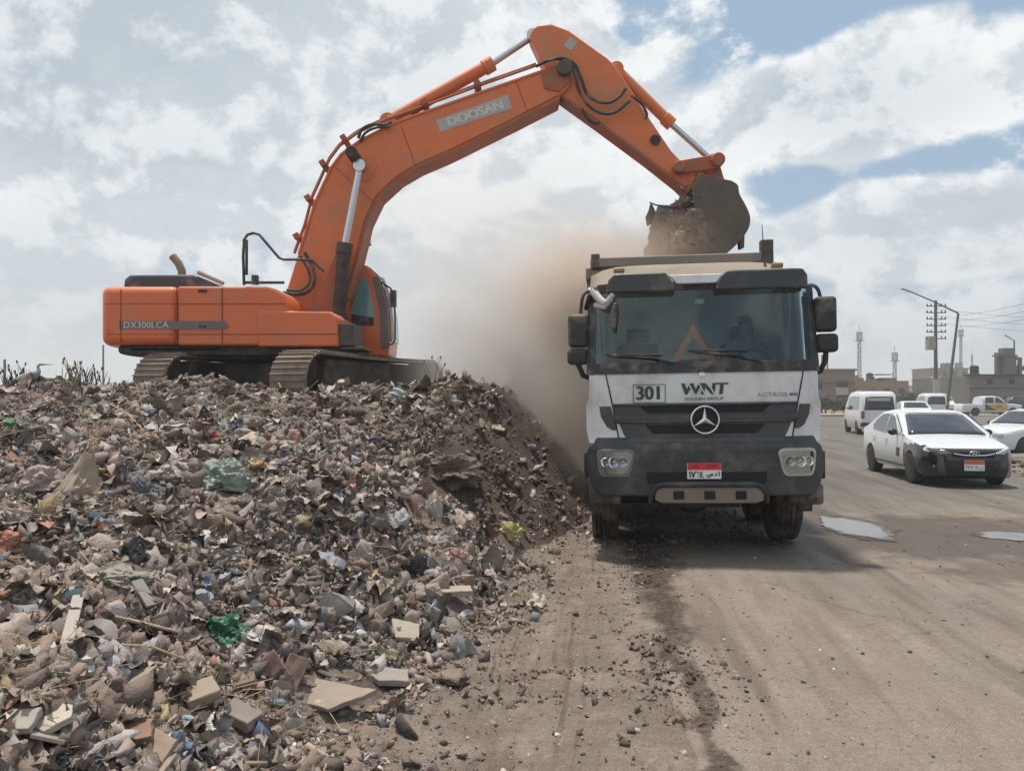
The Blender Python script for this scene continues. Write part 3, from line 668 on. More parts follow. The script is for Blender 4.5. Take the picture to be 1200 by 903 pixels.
# engine hood on the roof of the machine
mb = MB(); mb.prism([(-2.95, 2.08), (-2.93, 2.30), (-2.84, 2.37), (-1.75, 2.38), (-1.1, 2.09)], -.75, .8, 'y'); mb.build('engine_hood', M('hood_blue_black', (.035, .04, .055), .5, dust=.3), ex, .04, 3)
mb = MB(); mb.tube([L(214, 330, 14.3), L(213, 317, 14.3), L(209, 308, 14.3), L(202, 300, 14.3)], .07, 12); mb.build('exhaust_pipe', M('exhaust_rust', (.28, .2, .13), .8, dust=.4), ex)
mb = MB(); mb.tube([L(232, 319, 13.9), L(262, 332, 13.9)], .035, 8); mb.build('filter_cover', M('dusty_cover', (.30, .25, .2), .8), ex)
hr = MB(); Yh = 13.25
for pts in ([(286, 334), (285, 300), (286, 281), (290, 275), (297, 273), (304, 275), (327, 302), (332, 304), (352, 304)], [(352, 304), (366, 305), (373, 312), (380, 318)], [(289, 281), (289, 322)], [(286, 331), (333, 331)]):
    hr.tube([L(a, b, Yh) for a, b in pts], .024, 8)
hr.box(L(299, 328, Yh), (.09, .1, .15)); hr.build('handrail', m_black, ex)
# boom
YB0, YB1 = 14.34, 14.92
boom = [(345, 366), (334, 345), (349, 297), (358, 272), (368, 237), (387, 196), (399, 180), (421, 164), (462, 143), (558, 109), (636, 82), (653, 76), (667, 80), (672, 92), (664, 106), (654, 113), (608, 137), (525, 178), (490, 193), (466, 207), (442, 229), (428, 258), (418, 300), (404, 348), (396, 372), (370, 380)]
mb = MB(); mb.prism(xz(boom, YB0), yy_(YB0), yy_(YB1), 'y'); bo = mb.build('boom', m_or, ex, .035, 2)
def edge_strip(pts, w, Y0, Y1, th):
    mb = MB(); q = xz(pts, YB0)
    for (a, b) in zip(q, q[1:]):
        d = Vector((b[0] - a[0], b[1] - a[1])); n = Vector((-d.y, d.x)).normalized() * w
        mb.prism([a, b, (b[0] + n.x, b[1] + n.y), (a[0] + n.x, a[1] + n.y)], yy_(Y0), yy_(Y1), 'y')
    return mb
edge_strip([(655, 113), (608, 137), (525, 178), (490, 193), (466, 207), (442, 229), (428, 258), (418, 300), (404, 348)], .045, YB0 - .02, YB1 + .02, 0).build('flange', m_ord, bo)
edge_strip([(636, 82), (558, 109), (462, 143), (421, 164), (399, 180), (387, 196), (368, 237), (349, 297)], .035, YB0 - .025, YB1 + .025, 0).build('flange', m_or, bo)
dq = xz([(511, 141), (595, 111), (600, 127), (516, 155)], YB0)
for a, b, w_ in (((470, 149), (486, 194), .02), ((604, 95), (618, 132), .02), ((392, 196), (436, 236), .018)):
    A_, B_ = xz([a, b], YB0); d_ = Vector((B_[0] - A_[0], B_[1] - A_[1])); n_ = Vector((-d_.y, d_.x)).normalized() * w_
    MB().prism([A_, B_, (B_[0] + n_.x, B_[1] + n_.y), (A_[0] + n_.x, A_[1] + n_.y)], yy_(YB0) - .007, yy_(YB0) + .01, 'y').build('weld_seam', m_ord, bo)
MB().prism(xz([(404, 190), (414, 178), (436, 180), (442, 196), (432, 212), (412, 214)], YB0), yy_(YB0) - .016, yy_(YB0) + .01, 'y').build('reinforcing_plate', m_or, bo, .006)
MB().prism(xz([(634, 84), (652, 78), (667, 82), (670, 94), (655, 108), (638, 104)], YB0), yy_(YB0) - .03, yy_(YB0) + .01, 'y').build('reinforcing_plate', m_ord, bo, .006)
MB().prism(dq, yy_(YB0) - .006, yy_(YB0) - .002, 'y').build('decal', m_decal, bo)
c_ = L(557, 133.5, YB0); text_mesh('lettering', 'DOOSAN', .215, m_letter, bo, Matrix.Translation((c_.x, yy_(YB0) - .008, c_.z)) @ Matrix.Rotation(-R(18.2), 4, 'Y') @ FRONT, .002, 1.12); TXT_BOOM = bpy.data.objects[-1] if 0 else [o for o in bo.children if o.name.startswith('lettering')][0]
MB().cyl(L(422, 194, 14.6) + Vector((0, -.85, 0)), L(422, 194, 14.6) + Vector((0, .85, 0)), .10, 22).build('boom_pin', m_under, ex, .01)
MB().cyl(L(660, 89, 14.6) + Vector((0, -.40, 0)), L(660, 89, 14.6) + Vector((0, .40, 0)), .13, 22).build('arm_pin', m_dsteel, ex, .01)
# pipes on the boom's back
pb = MB()
for o_, Yp in ((3, 14.45), (5, 14.8)):
    pb.tube([L(a, b - o_, Yp) for a, b in ((345, 300), (357, 268), (366, 234), (386, 190), (398, 174), (420, 158), (450, 144), (500, 126), (560, 104), (628, 80))], .025, 8)
for a, b in ((353, 282), (366, 238), (383, 198), (407, 169), (500, 128), (561, 106)): pb.box(L(a - 1, b - 2, 14.6), (.1, .62, .09), (0, R(-30), 0))
pb.build('hydraulic_pipe', m_ord, ex)
MB().tube(sm([L(a, b, 14.28) for a, b in ((628, 78), (645, 70), (662, 70), (674, 76), (681, 92), (688, 110), (700, 119), (715, 120), (727, 112), (733, 104))]), .03, 8).build('hydraulic_hose', m_hose, ex)
MB().tube(sm([L(a, b, 14.24) for a, b in ((640, 72), (660, 68), (672, 80), (678, 105), (690, 124), (706, 133), (722, 131), (738, 118))]), .03, 8).build('hydraulic_hose', m_hose, ex)
MB().tube(sm([L(a, b, 14.26) for a, b in ((682, 128), (688, 138), (697, 145), (703, 143))]), .028, 8).build('hydraulic_hose', m_hose, ex)
MB().tube(sm([L(a, b, 14.3) for a, b in ((740, 112), (752, 122), (758, 134), (756, 140))]), .024, 8).build('hydraulic_hose', m_hose, ex)
MB().tube(sm([L(a, b, 14.2) for a, b in ((420, 162), (424, 152), (436, 146), (450, 146), (459, 143))]), .03, 8).build('hydraulic_hose', m_hose, ex)
MB().tube(sm([L(a, b, 14.3) for a, b in ((422, 166), (428, 156), (440, 150), (456, 148))]), .025, 8).build('hydraulic_hose', m_hose, ex)
MB().tube(sm([L(a, b, 14.15) for a, b in ((357, 296), (366, 312), (369, 328), (363, 340), (350, 345), (332, 343))]), .032, 8).build('hydraulic_hose', m_hose, ex)
MB().tube(sm([L(a, b, 14.10) for a, b in ((352, 300), (362, 318), (362, 332), (352, 340), (336, 340))]), .026, 8).build('hydraulic_hose', m_hose, ex)
# boom foot bracket
for Yk in (14.12, 15.02):
    mb = MB(); mb.prism(xz([(352, 385), (378, 340), (397, 297), (404, 294), (408, 300), (404, 385)], 14.3), yy_(Yk), yy_(Yk + .06), 'y'); mb.build('boom_bracket', m_ord, ex, .01)
# cylinders
def cylinder(name, a, b, c, r, rr, mb_mat):
    mb = MB(); a, b, c = Vector(a), Vector(b), Vector(c); d = (c - a).normalized()
    mb.cyl(a, b, r, 20); mb.cyl(b - d * .16, b + d * .03, r * 1.22, 20); mb.cyl(a + Vector((0, -.1, 0)), a + Vector((0, .1, 0)), r * 1.25, 18)
    o = mb.build(name, mb_mat, ex, .008)
    r_ = MB(); r_.cyl(b, c, rr, 18); r_.cyl(c + Vector((0, -.1, 0)), c + Vector((0, .1, 0)), rr * 1.7, 18); r_.build('rod', m_steel, o); return o
cylinder('boom_cylinder', L(397, 372, 14.02), L(404, 287, 14.02), L(422, 195, 14.02), .115, .062, m_under)
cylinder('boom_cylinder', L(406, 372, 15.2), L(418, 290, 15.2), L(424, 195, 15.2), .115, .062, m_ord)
cylinder('arm_cylinder', L(455, 143, 14.6), L(576, 75, 14.6), L(624, 43, 14.6), .115, .062, m_or)
cylinder('bucket_cylinder', L(722, 82, 14.6), L(786, 145, 14.6), L(834, 188, 14.6), .10, .055, m_or)
mb = MB(); mb.box(L(470, 147, 14.6), (.5, .34, .12), (0, R(-24), 0)); mb.prism(xz([(448, 152), (455, 136), (464, 140), (468, 150)], 14.5), yy_(14.45), yy_(14.75), 'y'); mb.build('cylinder_bracket', m_or, ex, .01)
mb = MB(); mb.tube([L(419, 296, 15.1), L(418, 288, 15.1), L(424, 281, 15.1), L(431, 283, 15.1), L(434, 288, 15.1)], .035, 8); mb.box(L(421, 288, 15.1), (.16, .12, .2)); mb.box(L(431, 281, 15.1), (.1, .1, .08)); mb.build('work_lamp', M('lamp_housing', (.30, .27, .24), .6, dust=.4), ex, .01)
# arm
arm = [(621, 42), (623, 34), (629, 29), (646, 27), (667, 35), (713, 68), (721, 76), (740, 104), (758, 133), (787, 176), (817, 208), (814, 219), (806, 226), (796, 216), (762, 189), (704, 146), (657, 112), (641, 84)]
mb = MB(); mb.prism(xz(arm, 14.4), yy_(14.42), yy_(14.84), 'y'); ar = mb.build('arm', m_or, ex, .03, 2)
mb = MB(); mb.prism(xz([(712, 86), (716, 74), (724, 72), (729, 80), (732, 92)], 14.4), yy_(14.48), yy_(14.78), 'y'); mb.build('cylinder_bracket', m_or, ar, .01)
q = xz([(806, 226), (796, 216), (762, 189), (704, 146), (657, 112)], 14.4); mb = MB()
for a, b in zip(q, q[1:]):
    d = Vector((b[0] - a[0], b[1] - a[1])); n = Vector((-d.y, d.x)).normalized() * .035
    mb.prism([a, b, (b[0] - n.x, b[1] - n.y), (a[0] - n.x, a[1] - n.y)], yy_(14.39), yy_(14.87), 'y')
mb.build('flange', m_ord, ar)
mb = MB(); c_ = L(669, 51, 14.4); mb.box((c_.x, yy_(14.415), c_.z), (.16, .006, .2), (0, R(35), 0)); mb.build('decal', m_decal, ar)
mb = MB(); c_ = L(768, 164, 14.4); mb.cyl((c_.x, yy_(14.38), c_.z), (c_.x, yy_(14.88), c_.z), .09, 18); mb.build('pin', m_under, ar)
# linkage
mb = MB()
for Yk in (14.3, 14.86):
    mb.prism(xz([(788, 196), (794, 190), (836, 183), (844, 186), (844, 194), (838, 199), (796, 205)], 14.4), yy_(Yk), yy_(Yk + .07), 'y')
mb.cyl(L(839, 190, 14.4) + Vector((0, -.2, 0)), L(839, 190, 14.4) + Vector((0, .65, 0)), .12, 20); mb.cyl(L(794, 198, 14.4) + Vector((0, -.2, 0)), L(794, 198, 14.4) + Vector((0, .65, 0)), .10, 20)
mb.prism(xz([(834, 194), (844, 192), (850, 212), (850, 224), (842, 224), (838, 212)], 14.4), yy_(14.42), yy_(14.84), 'y'); mb.build('linkage', m_ord, ex, .012)
# bucket: curved back shell, two side plates, teeth
YK0, YK1 = 13.98, 15.24
back = [(812, 212), (824, 216), (848, 221), (855, 226), (857, 236), (863, 247), (868, 258), (869, 267), (866, 277), (858, 288), (845, 301), (826, 315), (800, 325), (784, 328)]
def sm2(p, k=4): return [(v.x, v.y) for v in sm([(a, b, 0) for a, b in p], k)]
back = back[:2] + sm2(back[2:], 4)
mb = MB(); q = xz(back, 14.5); mid = Vector(xz([(825, 262)], 14.5)[0]); inn = [tuple(Vector(a) + (mid - Vector(a)).normalized() * .05) for a in q]
mb.prism(q + inn[::-1], yy_(YK0), yy_(YK1), 'y'); bk = mb.build('bucket', m_mudsteel, ex, .006)
for Yk in (YK0 - .015, YK1 - .025): MB().prism(xz(back + [(790, 308), (800, 285), (806, 250), (804, 228)], 14.5), yy_(Yk), yy_(Yk + .04), 'y').build('side_plate', m_mudsteel, bk, .006)
for i in range(5):
    c_ = L(780, 328, 14.5); y_ = yy_(YK0 + .1 + i * (YK1 - YK0 - .2) / 4)
    MB().prism([(c_.x - .24, c_.z - .03), (c_.x + .06, c_.z - .05), (c_.x + .06, c_.z + .05)], y_ - .05, y_ + .05, 'y').build('tooth', m_dsteel, bk, .005)
mb = MB(); c_ = L(867, 282, 14.2); mb.prism([(c_.x - .05, c_.z + .1), (c_.x + .06, c_.z + .12), (c_.x + .05, c_.z - .14), (c_.x - .02, c_.z - .16)], yy_(14.1), yy_(14.25), 'y'); mb.build('wear_plate', m_mudsteel, bk, .01)
# cab on the far side
YC0, YC1 = 14.98, 16.02
cabp = [(398, 416), (398, 372), (410, 345), (421, 309), (430, 311), (441, 322), (449, 340), (455, 365), (457, 400), (455, 418)]
mb = MB(); mb.prism(xz(cabp, YC0), yy_(YC0), yy_(YC1), 'y'); cb = mb.build('cab', m_orside, ex, .04, 3)
m_cabglass = M('cab_glass', (.15, .30, .30), .08, var=.3, vs=2, coat=.4)
mb = MB(); mb.prism(xz([(412, 381), (412, 352), (417, 333), (421, 322), (427, 323), (433, 337), (438, 362), (438, 381)], YC0), yy_(YC0) - .008, yy_(YC0) - .002, 'y'); mb.build('side_window', m_cabglass, cb)
mb = MB(); mb.prism(xz([(412, 381), (412, 368), (438, 372), (438, 381)], YC0), yy_(YC0) - .014, yy_(YC0) - .010, 'y'); mb.build('seat_back', m_black, cb)
fe = [(432, 312), (443, 322), (451, 340), (457, 365), (459, 399)]; fi = [(432, 318), (440, 325), (447, 341), (452, 365), (453, 399)]
mb = MB(); mb.prism(xz(fe + fi[::-1], YC0), yy_(YC0) + .05, yy_(YC1) - .05, 'y'); mb.build('windscreen', m_darkglass, cb)
mb = MB(); mb.prism(xz([(437, 326), (441, 323), (449, 341), (454, 365), (456, 408), (447, 408), (446, 365)], YC0), yy_(YC0) - .03, yy_(YC0) + .04, 'y'); mb.build('pillar_trim', M('pillar_grey', (.14, .14, .145), .5, dust=.3), cb, .01)
mb = MB(); mb.tube([L(a, b, 14.95) for a, b in ((444, 325), (449, 327), (455, 345), (459, 372), (460, 398))], .03, 8); mb.build('wiper_rail', m_letter, cb)
mb = MB(); mb.tube([L(a, b, 14.9) for a, b in ((446, 330), (458, 338), (462, 350), (463, 372), (463, 398), (460, 403), (455, 404))], .018, 6); mb.box(L(461, 350, 14.9), (.1, .16, .3)); mb.build('mirror', m_black, cb)
# load spilling from the bucket
def blob(c, d, seed, amp=.3, f=1.6, sub=4, ridge=True, squash=None):
    bm = bmesh.new(); bmesh.ops.create_icosphere(bm, subdivisions=sub, radius=1.)
    o = Vector((seed * 7.3, seed * 3.1, -seed * 5.7))
    for v in bm.verts:
        p = v.co.copy(); n = 0; a = 1.; ff = f
        for k in range(4):
            q = mnoise.noise(p * ff + o); n += a * ((1 - abs(q) * 2.4) if ridge else q * 1.5); a *= .5; ff *= 2.1
        v.co = p * (1 + amp * (n - (.8 if ridge else 0)))
        v.co = Vector((v.co.x * d[0], v.co.y * d[1], v.co.z * d[2])) + Vector(c)
    mb = MB(); mb.bm.free(); mb.bm = bm; return mb
m_soil = M('falling_soil', (.18, .14, .11), .95, var=.45, vs=5, bump=.8, bs=9)
sb = blob(P(806, 285, 14.55), (.58, .55, .66), 3, .30, 1.6, 5, False); me_o = sb.build('bucket_load', m_soil); tag(me_o, 'dusty brown clump of soil and rubbish spilling out of the raised bucket', 'soil')
for i, (a, b, s_) in enumerate(((782, 296, .3), (772, 303, .24), (790, 268, .24), (800, 245, .18), (812, 232, .14), (822, 245, .12))):
    o = blob(P(a, b, 14.5 + .1 * (i % 3)), (s_, s_ * 1.1, s_ * 1.2), 11 + i, .40, 1.9, 4, False).build('clod', m_soil, me_o)
gq = np.random.default_rng(8); n_ = 900; tt = gq.uniform(0, 1, n_); c0 = np.array([P(808, 240, 14.5)[:], P(770, 312, 14.5)[:]])
pp = c0[0] + (c0[1] - c0[0]) * tt[:, None] + gq.normal(size=(n_, 3)) * np.array([.16, .34, .20]) * (.5 + tt[:, None]) + np.array([.35, 0, .1]) * tt[:, None]
scatter('falling_soil', pp, np.clip(np.exp(gq.normal(math.log(.045), .6, n_)), .012, .17), PROTO + JAG[:4], island_mat('falling_bits', [(5, (.16, .12, .09)), (3, (.21, .165, .13)), (2, (.10, .075, .058)), (.5, (.36, .32, .28))], .95), gq, 1.)
mb = MB(); mb.tube([P(a, b, 14.3) for a, b in ((796, 243), (780, 243), (768, 240), (761, 237))], [.02, .016, .014, .01], 6); mb.tube([P(a, b, 14.3) for a, b in ((788, 254), (776, 249), (770, 252))], .01, 5)
mb.tube([P(a, b, 14.3) for a, b in ((763, 239), (764, 247), (761, 256), (759, 265))], [.02, .06, .075, .012], 8); mb.build('hanging_scrap', M('scrap_rag', (.10, .085, .075), .9)); tag(bpy.data.objects['hanging_scrap'], 'dangling twig with a torn rag caught on the bucket load', 'scrap')
# ------------------------------------------------------------------ tipper lorry (local: x across, +y towards its tail, z up)
TR = root('tipper_truck', 'white tipper lorry numbered 301 standing nose-on in the road under the bucket', 'truck', (2.06, 8.58, .0), (0, R(-.9), R(-6.5)))
def tz(py): return CAM_H - (py - HOR) / 111
def tx(px): return (px - 829) / 111
def FY(x, z):
    a = max(0., abs(x) - .92) / .33
    y = .02 * (x / 1.2) ** 2 + .20 * a * a
    if z > 1.98: y += (z - 1.98) * .16
    if z < 1.32: y -= .05 * min(1, (1.32 - z) / .12)
    return y
def patch(rows, off, th=.02, nx=14, mat=None, name=None, parent=TR, bevel=0, sub=3):
    "panel following the cab front: rows (z, xl, xr)"
    rr = []
    for a, b in zip(rows, rows[1:]):
        for k in range(sub): t_ = k / sub; rr.append(tuple(a[i] + (b[i] - a[i]) * t_ for i in range(3)))
    rr.append(rows[-1]); mb = MB(); ny = len(rr)
    f = []; b_ = []
    for z, xl, xr in rr:
        for i in range(nx):
            x = xl + (xr - xl) * i / (nx - 1); y = FY(x, z)
            f.append((x, y - off, z)); b_.append((x, y - off + th, z))
    A = [mb.bm.verts.new(p) for p in f]; B = [mb.bm.verts.new(p) for p in b_]
    for q in grid_faces(nx, ny): mb.bm.faces.new([A[i] for i in q]); mb.bm.faces.new([B[i] for i in q[::-1]])
    loop = list(range(nx)) + [nx * (j + 1) - 1 for j in range(1, ny)] + list(range(nx * ny - 2, nx * (ny - 1) - 1, -1)) + [nx * j for j in range(ny - 2, 0, -1)]
    for i in range(len(loop)):
        a, b = loop[i], loop[(i + 1) % len(loop)]; mb.bm.faces.new((A[a], B[a], B[b], A[b]))
    return mb.build(name, mat, parent, bevel) if name else mb
m_tgrey = M('bumper_grey', (.032, .035, .038), .45, dust=.32, ds=2.5, dcol=(.20, .17, .14))
m_grille = M('grille_grey', (.050, .053, .058), .5, dust=.3, ds=3, dcol=(.18, .155, .13))
m_pit = M('recess_black', (.008, .008, .009), .8)
# cab shell: front skirt, sides, back, roof
mb = MB(); HWD = 1.25
ob = patch([(1.25, -1.22, 1.22), (1.40, -1.25, 1.25), (1.66, -1.25, 1.25), (1.74, -1.22, 1.22), (2.06, -1.21, 1.21)], 0, .06, 26)
for side in (-1, 1):
    ob.prism([(.24, 1.20), (.24, 1.98), (.42, 2.92), (.6, 3.02), (2.05, 3.15), (2.1, 1.0), (1.98, 1.0), (1.85, 1.3), (1.0, 1.3), (.9, 1.0)], side * 1.21, side * 1.16, 'x')
    ob.prism([(-.0, 0), (0, 0)], 0, 0, 'x') if 0 else None
ob.prism([(2.04, 1.0), (2.04, 3.14), (2.09, 3.14), (2.09, 1.0)], -1.2, 1.2, 'x')
cab = ob.build('cab', m_white, TR, .012)
# A-pillars follow the raked corner
for side in (-1, 1):
    patch([(2.0, side * 1.14, side * 1.24), (2.93, side * 1.12, side * 1.20)], .004, .2, 6, m_black, 'pillar', TR)
# roof: sloping dusty shell
m_roof = M('dusty_roof', (.22, .185, .15), .9, var=.25, vs=3, dust=.6, dcol=(.26, .215, .17), ds=2)
nx, ny = 17, 12; pts = []
for j in range(ny):
    v = j / (ny - 1); y = .20 + v * 1.85
    for i in range(nx):
        x = -1.19 + 2.38 * i / (nx - 1); z = 2.93 + .47 * (math.sin(min(1, v * 1.25) * math.pi / 2)) - .10 * (abs(x) / 1.19) ** 6 * min(1, v * 2 + .1)
        pts.append((x, y + .14 * max(0, (abs(x) - .9) / .3) ** 2, z))
mb = MB(); mb.grid(pts, nx, ny); rf = mb.build('roof', m_roof, cab); s_ = rf.modifiers.new('solid', 'SOLIDIFY'); s_.thickness = .04; s_.offset = -1
# windscreen surround, glass
patch([(2.90, -1.16, 1.16), (2.99, -1.10, 1.10)], .012, .05, 24, m_black, 'windscreen_frame', cab)
patch([(2.0, -1.12, 1.12), (2.04, -1.2, 1.2), (2.12, -1.2, 1.2)], .014, .05, 24, m_black, 'windscreen_cowl', cab)
patch([(2.11, -1.15, 1.15), (2.2, -1.16, 1.16), (2.80, -1.14, 1.14), (2.91, -1.10, 1.10)], .006, .008, 26, m_tint, 'windscreen', cab, sub=5)
# sun visor: two dark wings and a pale centre
for a, b, c, d, side in ((722, 790, 717, 798, -1), (853, 950, 845, 952, 1)):
    patch([(2.875, tx(c), tx(d)), (2.93, tx(c) , tx(d)), (3.02, tx(a) - .02, tx(b) + .02), (3.085, tx(a) + .05, tx(b) - .03)], .13, .10, 12, m_tgrey, 'sun_visor', cab, .02)
patch([(2.955, tx(800), tx(846)), (3.02, tx(794), tx(852)), (3.05, tx(791), tx(855))], .115, .08, 8, m_white, 'visor_centre', cab, .008)
for px in (733, 921): MB().box((tx(px), .28, 3.15), (.12, .09, .05)).build('marker_lamp', M('amber_lens', (.35, .20, .08), .4), cab, .012)
# front flap seams, badge text, number
for side in (-1, 1):
    mb = MB(); mb.bm.free(); mb.bm = bmesh.new(); w = .007
    patch([(1.30, side * .90 - w, side * .90 + w), (1.68, side * .965 - w, side * .965 + w), (2.0, side * 1.03 - w, side * 1.03 + w)], .003, .006, 3, m_pit, 'panel_gap', cab)
def ft(name, s, px, py, size, mat, cx=1., shear=0, off=.004):
    x, z = tx(px), tz(py); return text_mesh(name, s, size, mat, cab, Matrix.Translation((x, FY(x, z) - off, z)) @ FRONT, .0015, cx, shear)
m_lgreen = M('letter_grey_green', (.035, .06, .052), .5, var=.05)
nb = MB()
x0, x1, z0, z1 = tx(746.5), tx(784.5), tz(471), tz(449)
for (a, b, c, d) in ((x0, x1, z0, z0 + .006), (x0, x1, z1 - .006, z1), (x0, x0 + .006, z0, z1), (x1 - .006, x1, z0, z1)): nb.box(((a + b) / 2, FY((a + b) / 2, 1.8) - .004, (c + d) / 2), (b - a, .004, d - c))
nb.build('number_frame', m_lgreen, cab)
t1 = ft('number', '301', 765.5, 460, .205, m_lgreen, .92); md = t1.modifiers.new('solid', 'SOLIDIFY'); md.thickness = .002
c_ = None
def bold(o, d=.008):
    # thicken strokes by overlaying shifted copies inside the same mesh
    bm = bmesh.new(); bm.from_mesh(o.data); g_ = bm.verts[:] + bm.edges[:] + bm.faces[:]
    for k, dx in enumerate((-d, d)):
        r_ = bmesh.ops.duplicate(bm, geom=g_); bmesh.ops.translate(bm, vec=(dx, -.0007 * (k + 1), 0), verts=[e for e in r_['geom'] if isinstance(e, bmesh.types.BMVert)])
    bm.to_mesh(o.data); bm.free()
bold(t1); bold(TXT_BOOM, .012)
t2 = ft('lettering', 'WNT', 828.5, 456, .175, m_lgreen, 1.12, .12); bold(t2, .009)
# white slashes through the letters of the logo
mb = MB()
for px in (815, 827, 838): x = tx(px); mb.box((x, FY(x, 1.8) - .0095, tz(456)), (.012, .002, .17), (0, R(-28), 0))
mb.build('logo_slash', m_white, cab)
ft('lettering', 'GOLDEN GROUP', 829, 467, .042, m_lgreen, 1.25)
ft('lettering', 'ACTROS', 907, 463.5, .06, M('badge_bronze', (.34, .25, .20), .4, .3), 1.35); ft('lettering', '4040', 931, 463.5, .05, m_ink, .85)
mb = MB(); x = tx(827); mb.lathe([(-.012, .001), (-.010, .035), (0, .042)], (x, FY(x, tz(439)) + .004, tz(439)), 'y', 20); mb.build('badge', m_chrome, cab)
# grille
gr = patch([(1.235, -.74, .74), (1.34, -.84, .84), (1.55, -.93, .93), (1.665, -.965, .965)], .012, .05, 24, m_grille, 'grille', cab, .008)
for side in (-1, 1):
    patch([(1.40, side * .93, side * .965), (1.44, side * .93, side * 1.03), (1.55, side * .955, side * 1.09), (1.655, side * .985, side * 1.105)], .010, .04, 8, m_grille, 'air_inlet', cab, .006)
patch([(1.205, -.62, .62), (1.235, -.74, .74)], .016, .03, 14, m_pit, 'grille_recess', gr)
for (z0, z1, xa, xb) in ((1.575, 1.655, .62, .66), (1.355, 1.455, .56, .60)):
    patch([(z0, -xa + .03, xa - .03), (z0 + .02, -xa, xa), (z1, -xb - .02, xb + .02)], .015, .03, 16, m_pit, 'grille_recess', gr)
for z, xa, h in ((1.525, .955, .03), (1.488, .93, .018), (1.29, .80, .03), (1.668, .96, .014)):
    patch([(z - h, -xa, xa), (z + h, -xa - .01, xa + .01)], .034, .03, 20, m_grille, 'grille_bar', gr, .012)
# three-pointed emblem
ec = Vector((tx(829), -.035, tz(491.5)))
mb = MB(); mb.tube([ec + Vector((.142 * math.cos(2 * math.pi * k / 40), -.02, .142 * math.sin(2 * math.pi * k / 40))) for k in range(41)], .0115, 8, False)
for k in range(3):
    a = math.pi / 2 + k * 2 * math.pi / 3; d = Vector((math.cos(a), 0, math.sin(a))); s = Vector((-d.z, 0, d.x))
    A = ec + Vector((0, -.022, 0)); tip = A + d * .136 ; w = .026
    vs_ = [mb.bm.verts.new(v) for v in (A + s * w, tip, A - s * w, A + Vector((0, -.024, 0)), )]
    b0 = mb.bm.verts.new(A - d * .02)
    mb.bm.faces.new((vs_[3], vs_[0], vs_[1])); mb.bm.faces.new((vs_[3], vs_[1], vs_[2])); mb.bm.faces.new((vs_[3], b0, vs_[0])); mb.bm.faces.new((vs_[3], vs_[2], b0))
mb.build('emblem', m_chrome, cab, ang=20)
MB().lathe([(-.012, .001), (-.012, .13), (.03, .132)], ec, 'y', 32).build('emblem_disc', m_pit, cab)
# bumper
bp = patch([(.70, -1.10, 1.10), (.80, -1.20, 1.20), (.95, -1.25, 1.25), (1.15, -1.25, 1.25), (1.22, -1.22, 1.22), (1.255, -1.17, 1.17), (1.32, -1.14, 1.14)], .03, .30, 26, m_tgrey, 'bumper', TR, .02)
patch([(.83, -.60, .60), (.86, -.62, .62), (.955, -.62, .62)], .034, .03, 16, m_pit, 'bumper_recess', bp)
mb = MB()
xa, xb, zt, zb = tx(765), tx(898), tz(566), tz(590)
mb.tube([(xa, -.02, zb + .02), (xa + .005, -.08, zb + .11), (xa + .07, -.10, zt - .015), (xa + .14, -.11, zt), (xb - .14, -.11, zt), (xb - .07, -.10, zt - .015), (xb - .005, -.08, zb + .11), (xb, -.02, zb + .02)], .03, 10)
mb.build('bumper_tube', m_tgrey, bp)
sk = patch([(.63, tx(779), tx(886)), (.66, tx(770), tx(894)), (.76, tx(770), tx(894)), (.80, tx(778), tx(884))], .05, .04, 12, M('skid_plate', (.21, .185, .16), .6, .2, dust=.6, dcol=(.24, .19, .15)), 'skid_plate', bp, .012)
for px in (797, 832.5, 868): x = tx(px); MB().box((x, FY(x, .715) - .052, .715), (.11, .02, .085)).build('slot', m_pit, sk, .006)
# lower valance and steps
for side in (-1, 1):
    MB().box((side * 1.06, .28, .70), (.34, .42, .22)).build('corner_step', m_black, bp, .03)
    MB().box((side * 1.15, .55, .62), (.16, .03, .34), (R(12), 0, 0)).build('mud_flap', m_rubber, bp, .006)
    MB().box((side * 1.262, .30, 1.0), (.04, .2, .3)).build('side_guard', m_black, bp, .015)
# headlights
m_lens = M('lamp_reflector', (.62, .60, .55), .25, .75, var=.3, vs=18)
for side in (-1, 1):
    rows = [(.925, .85, 1.06), (.945, .815, 1.085), (1.0, .79, 1.11), (1.13, .755, 1.125), (1.165, .775, 1.11), (1.18, .81, 1.06)]
    q = lambda grow: [(z + (grow if z > 1.05 else -grow), side * (a - grow) if side > 0 else side * (b + grow), side * (b + grow) if side > 0 else side * (a - grow)) for z, a, b in rows]
    hl = patch(q(.018), .038, .03, 10, M('lamp_rim', (.22, .21, .20), .4, .3) if side < 0 else M('lamp_rim_chrome', (.55, .53, .48), .35, .8), 'headlight', bp, .01)
    patch(q(-.012), .044, .03, 10, m_lens, 'reflector', hl)
    for xx, r_ in ((.86, .052), (.955, .058), (1.05, .045)):
        x = side * xx; y = FY(x, 1.05) - .05
        MB().lathe([(-.006, .001), (.0, r_ * .35), (-.012, r_), (-.006, r_ * 1.12), (.02, r_ * 1.12)], (x, y, 1.06), 'y', 22).build('bulb_bowl', m_chrome, hl)
    patch(q(-.004), .066, .004, 10, m_clear, 'lens', hl)
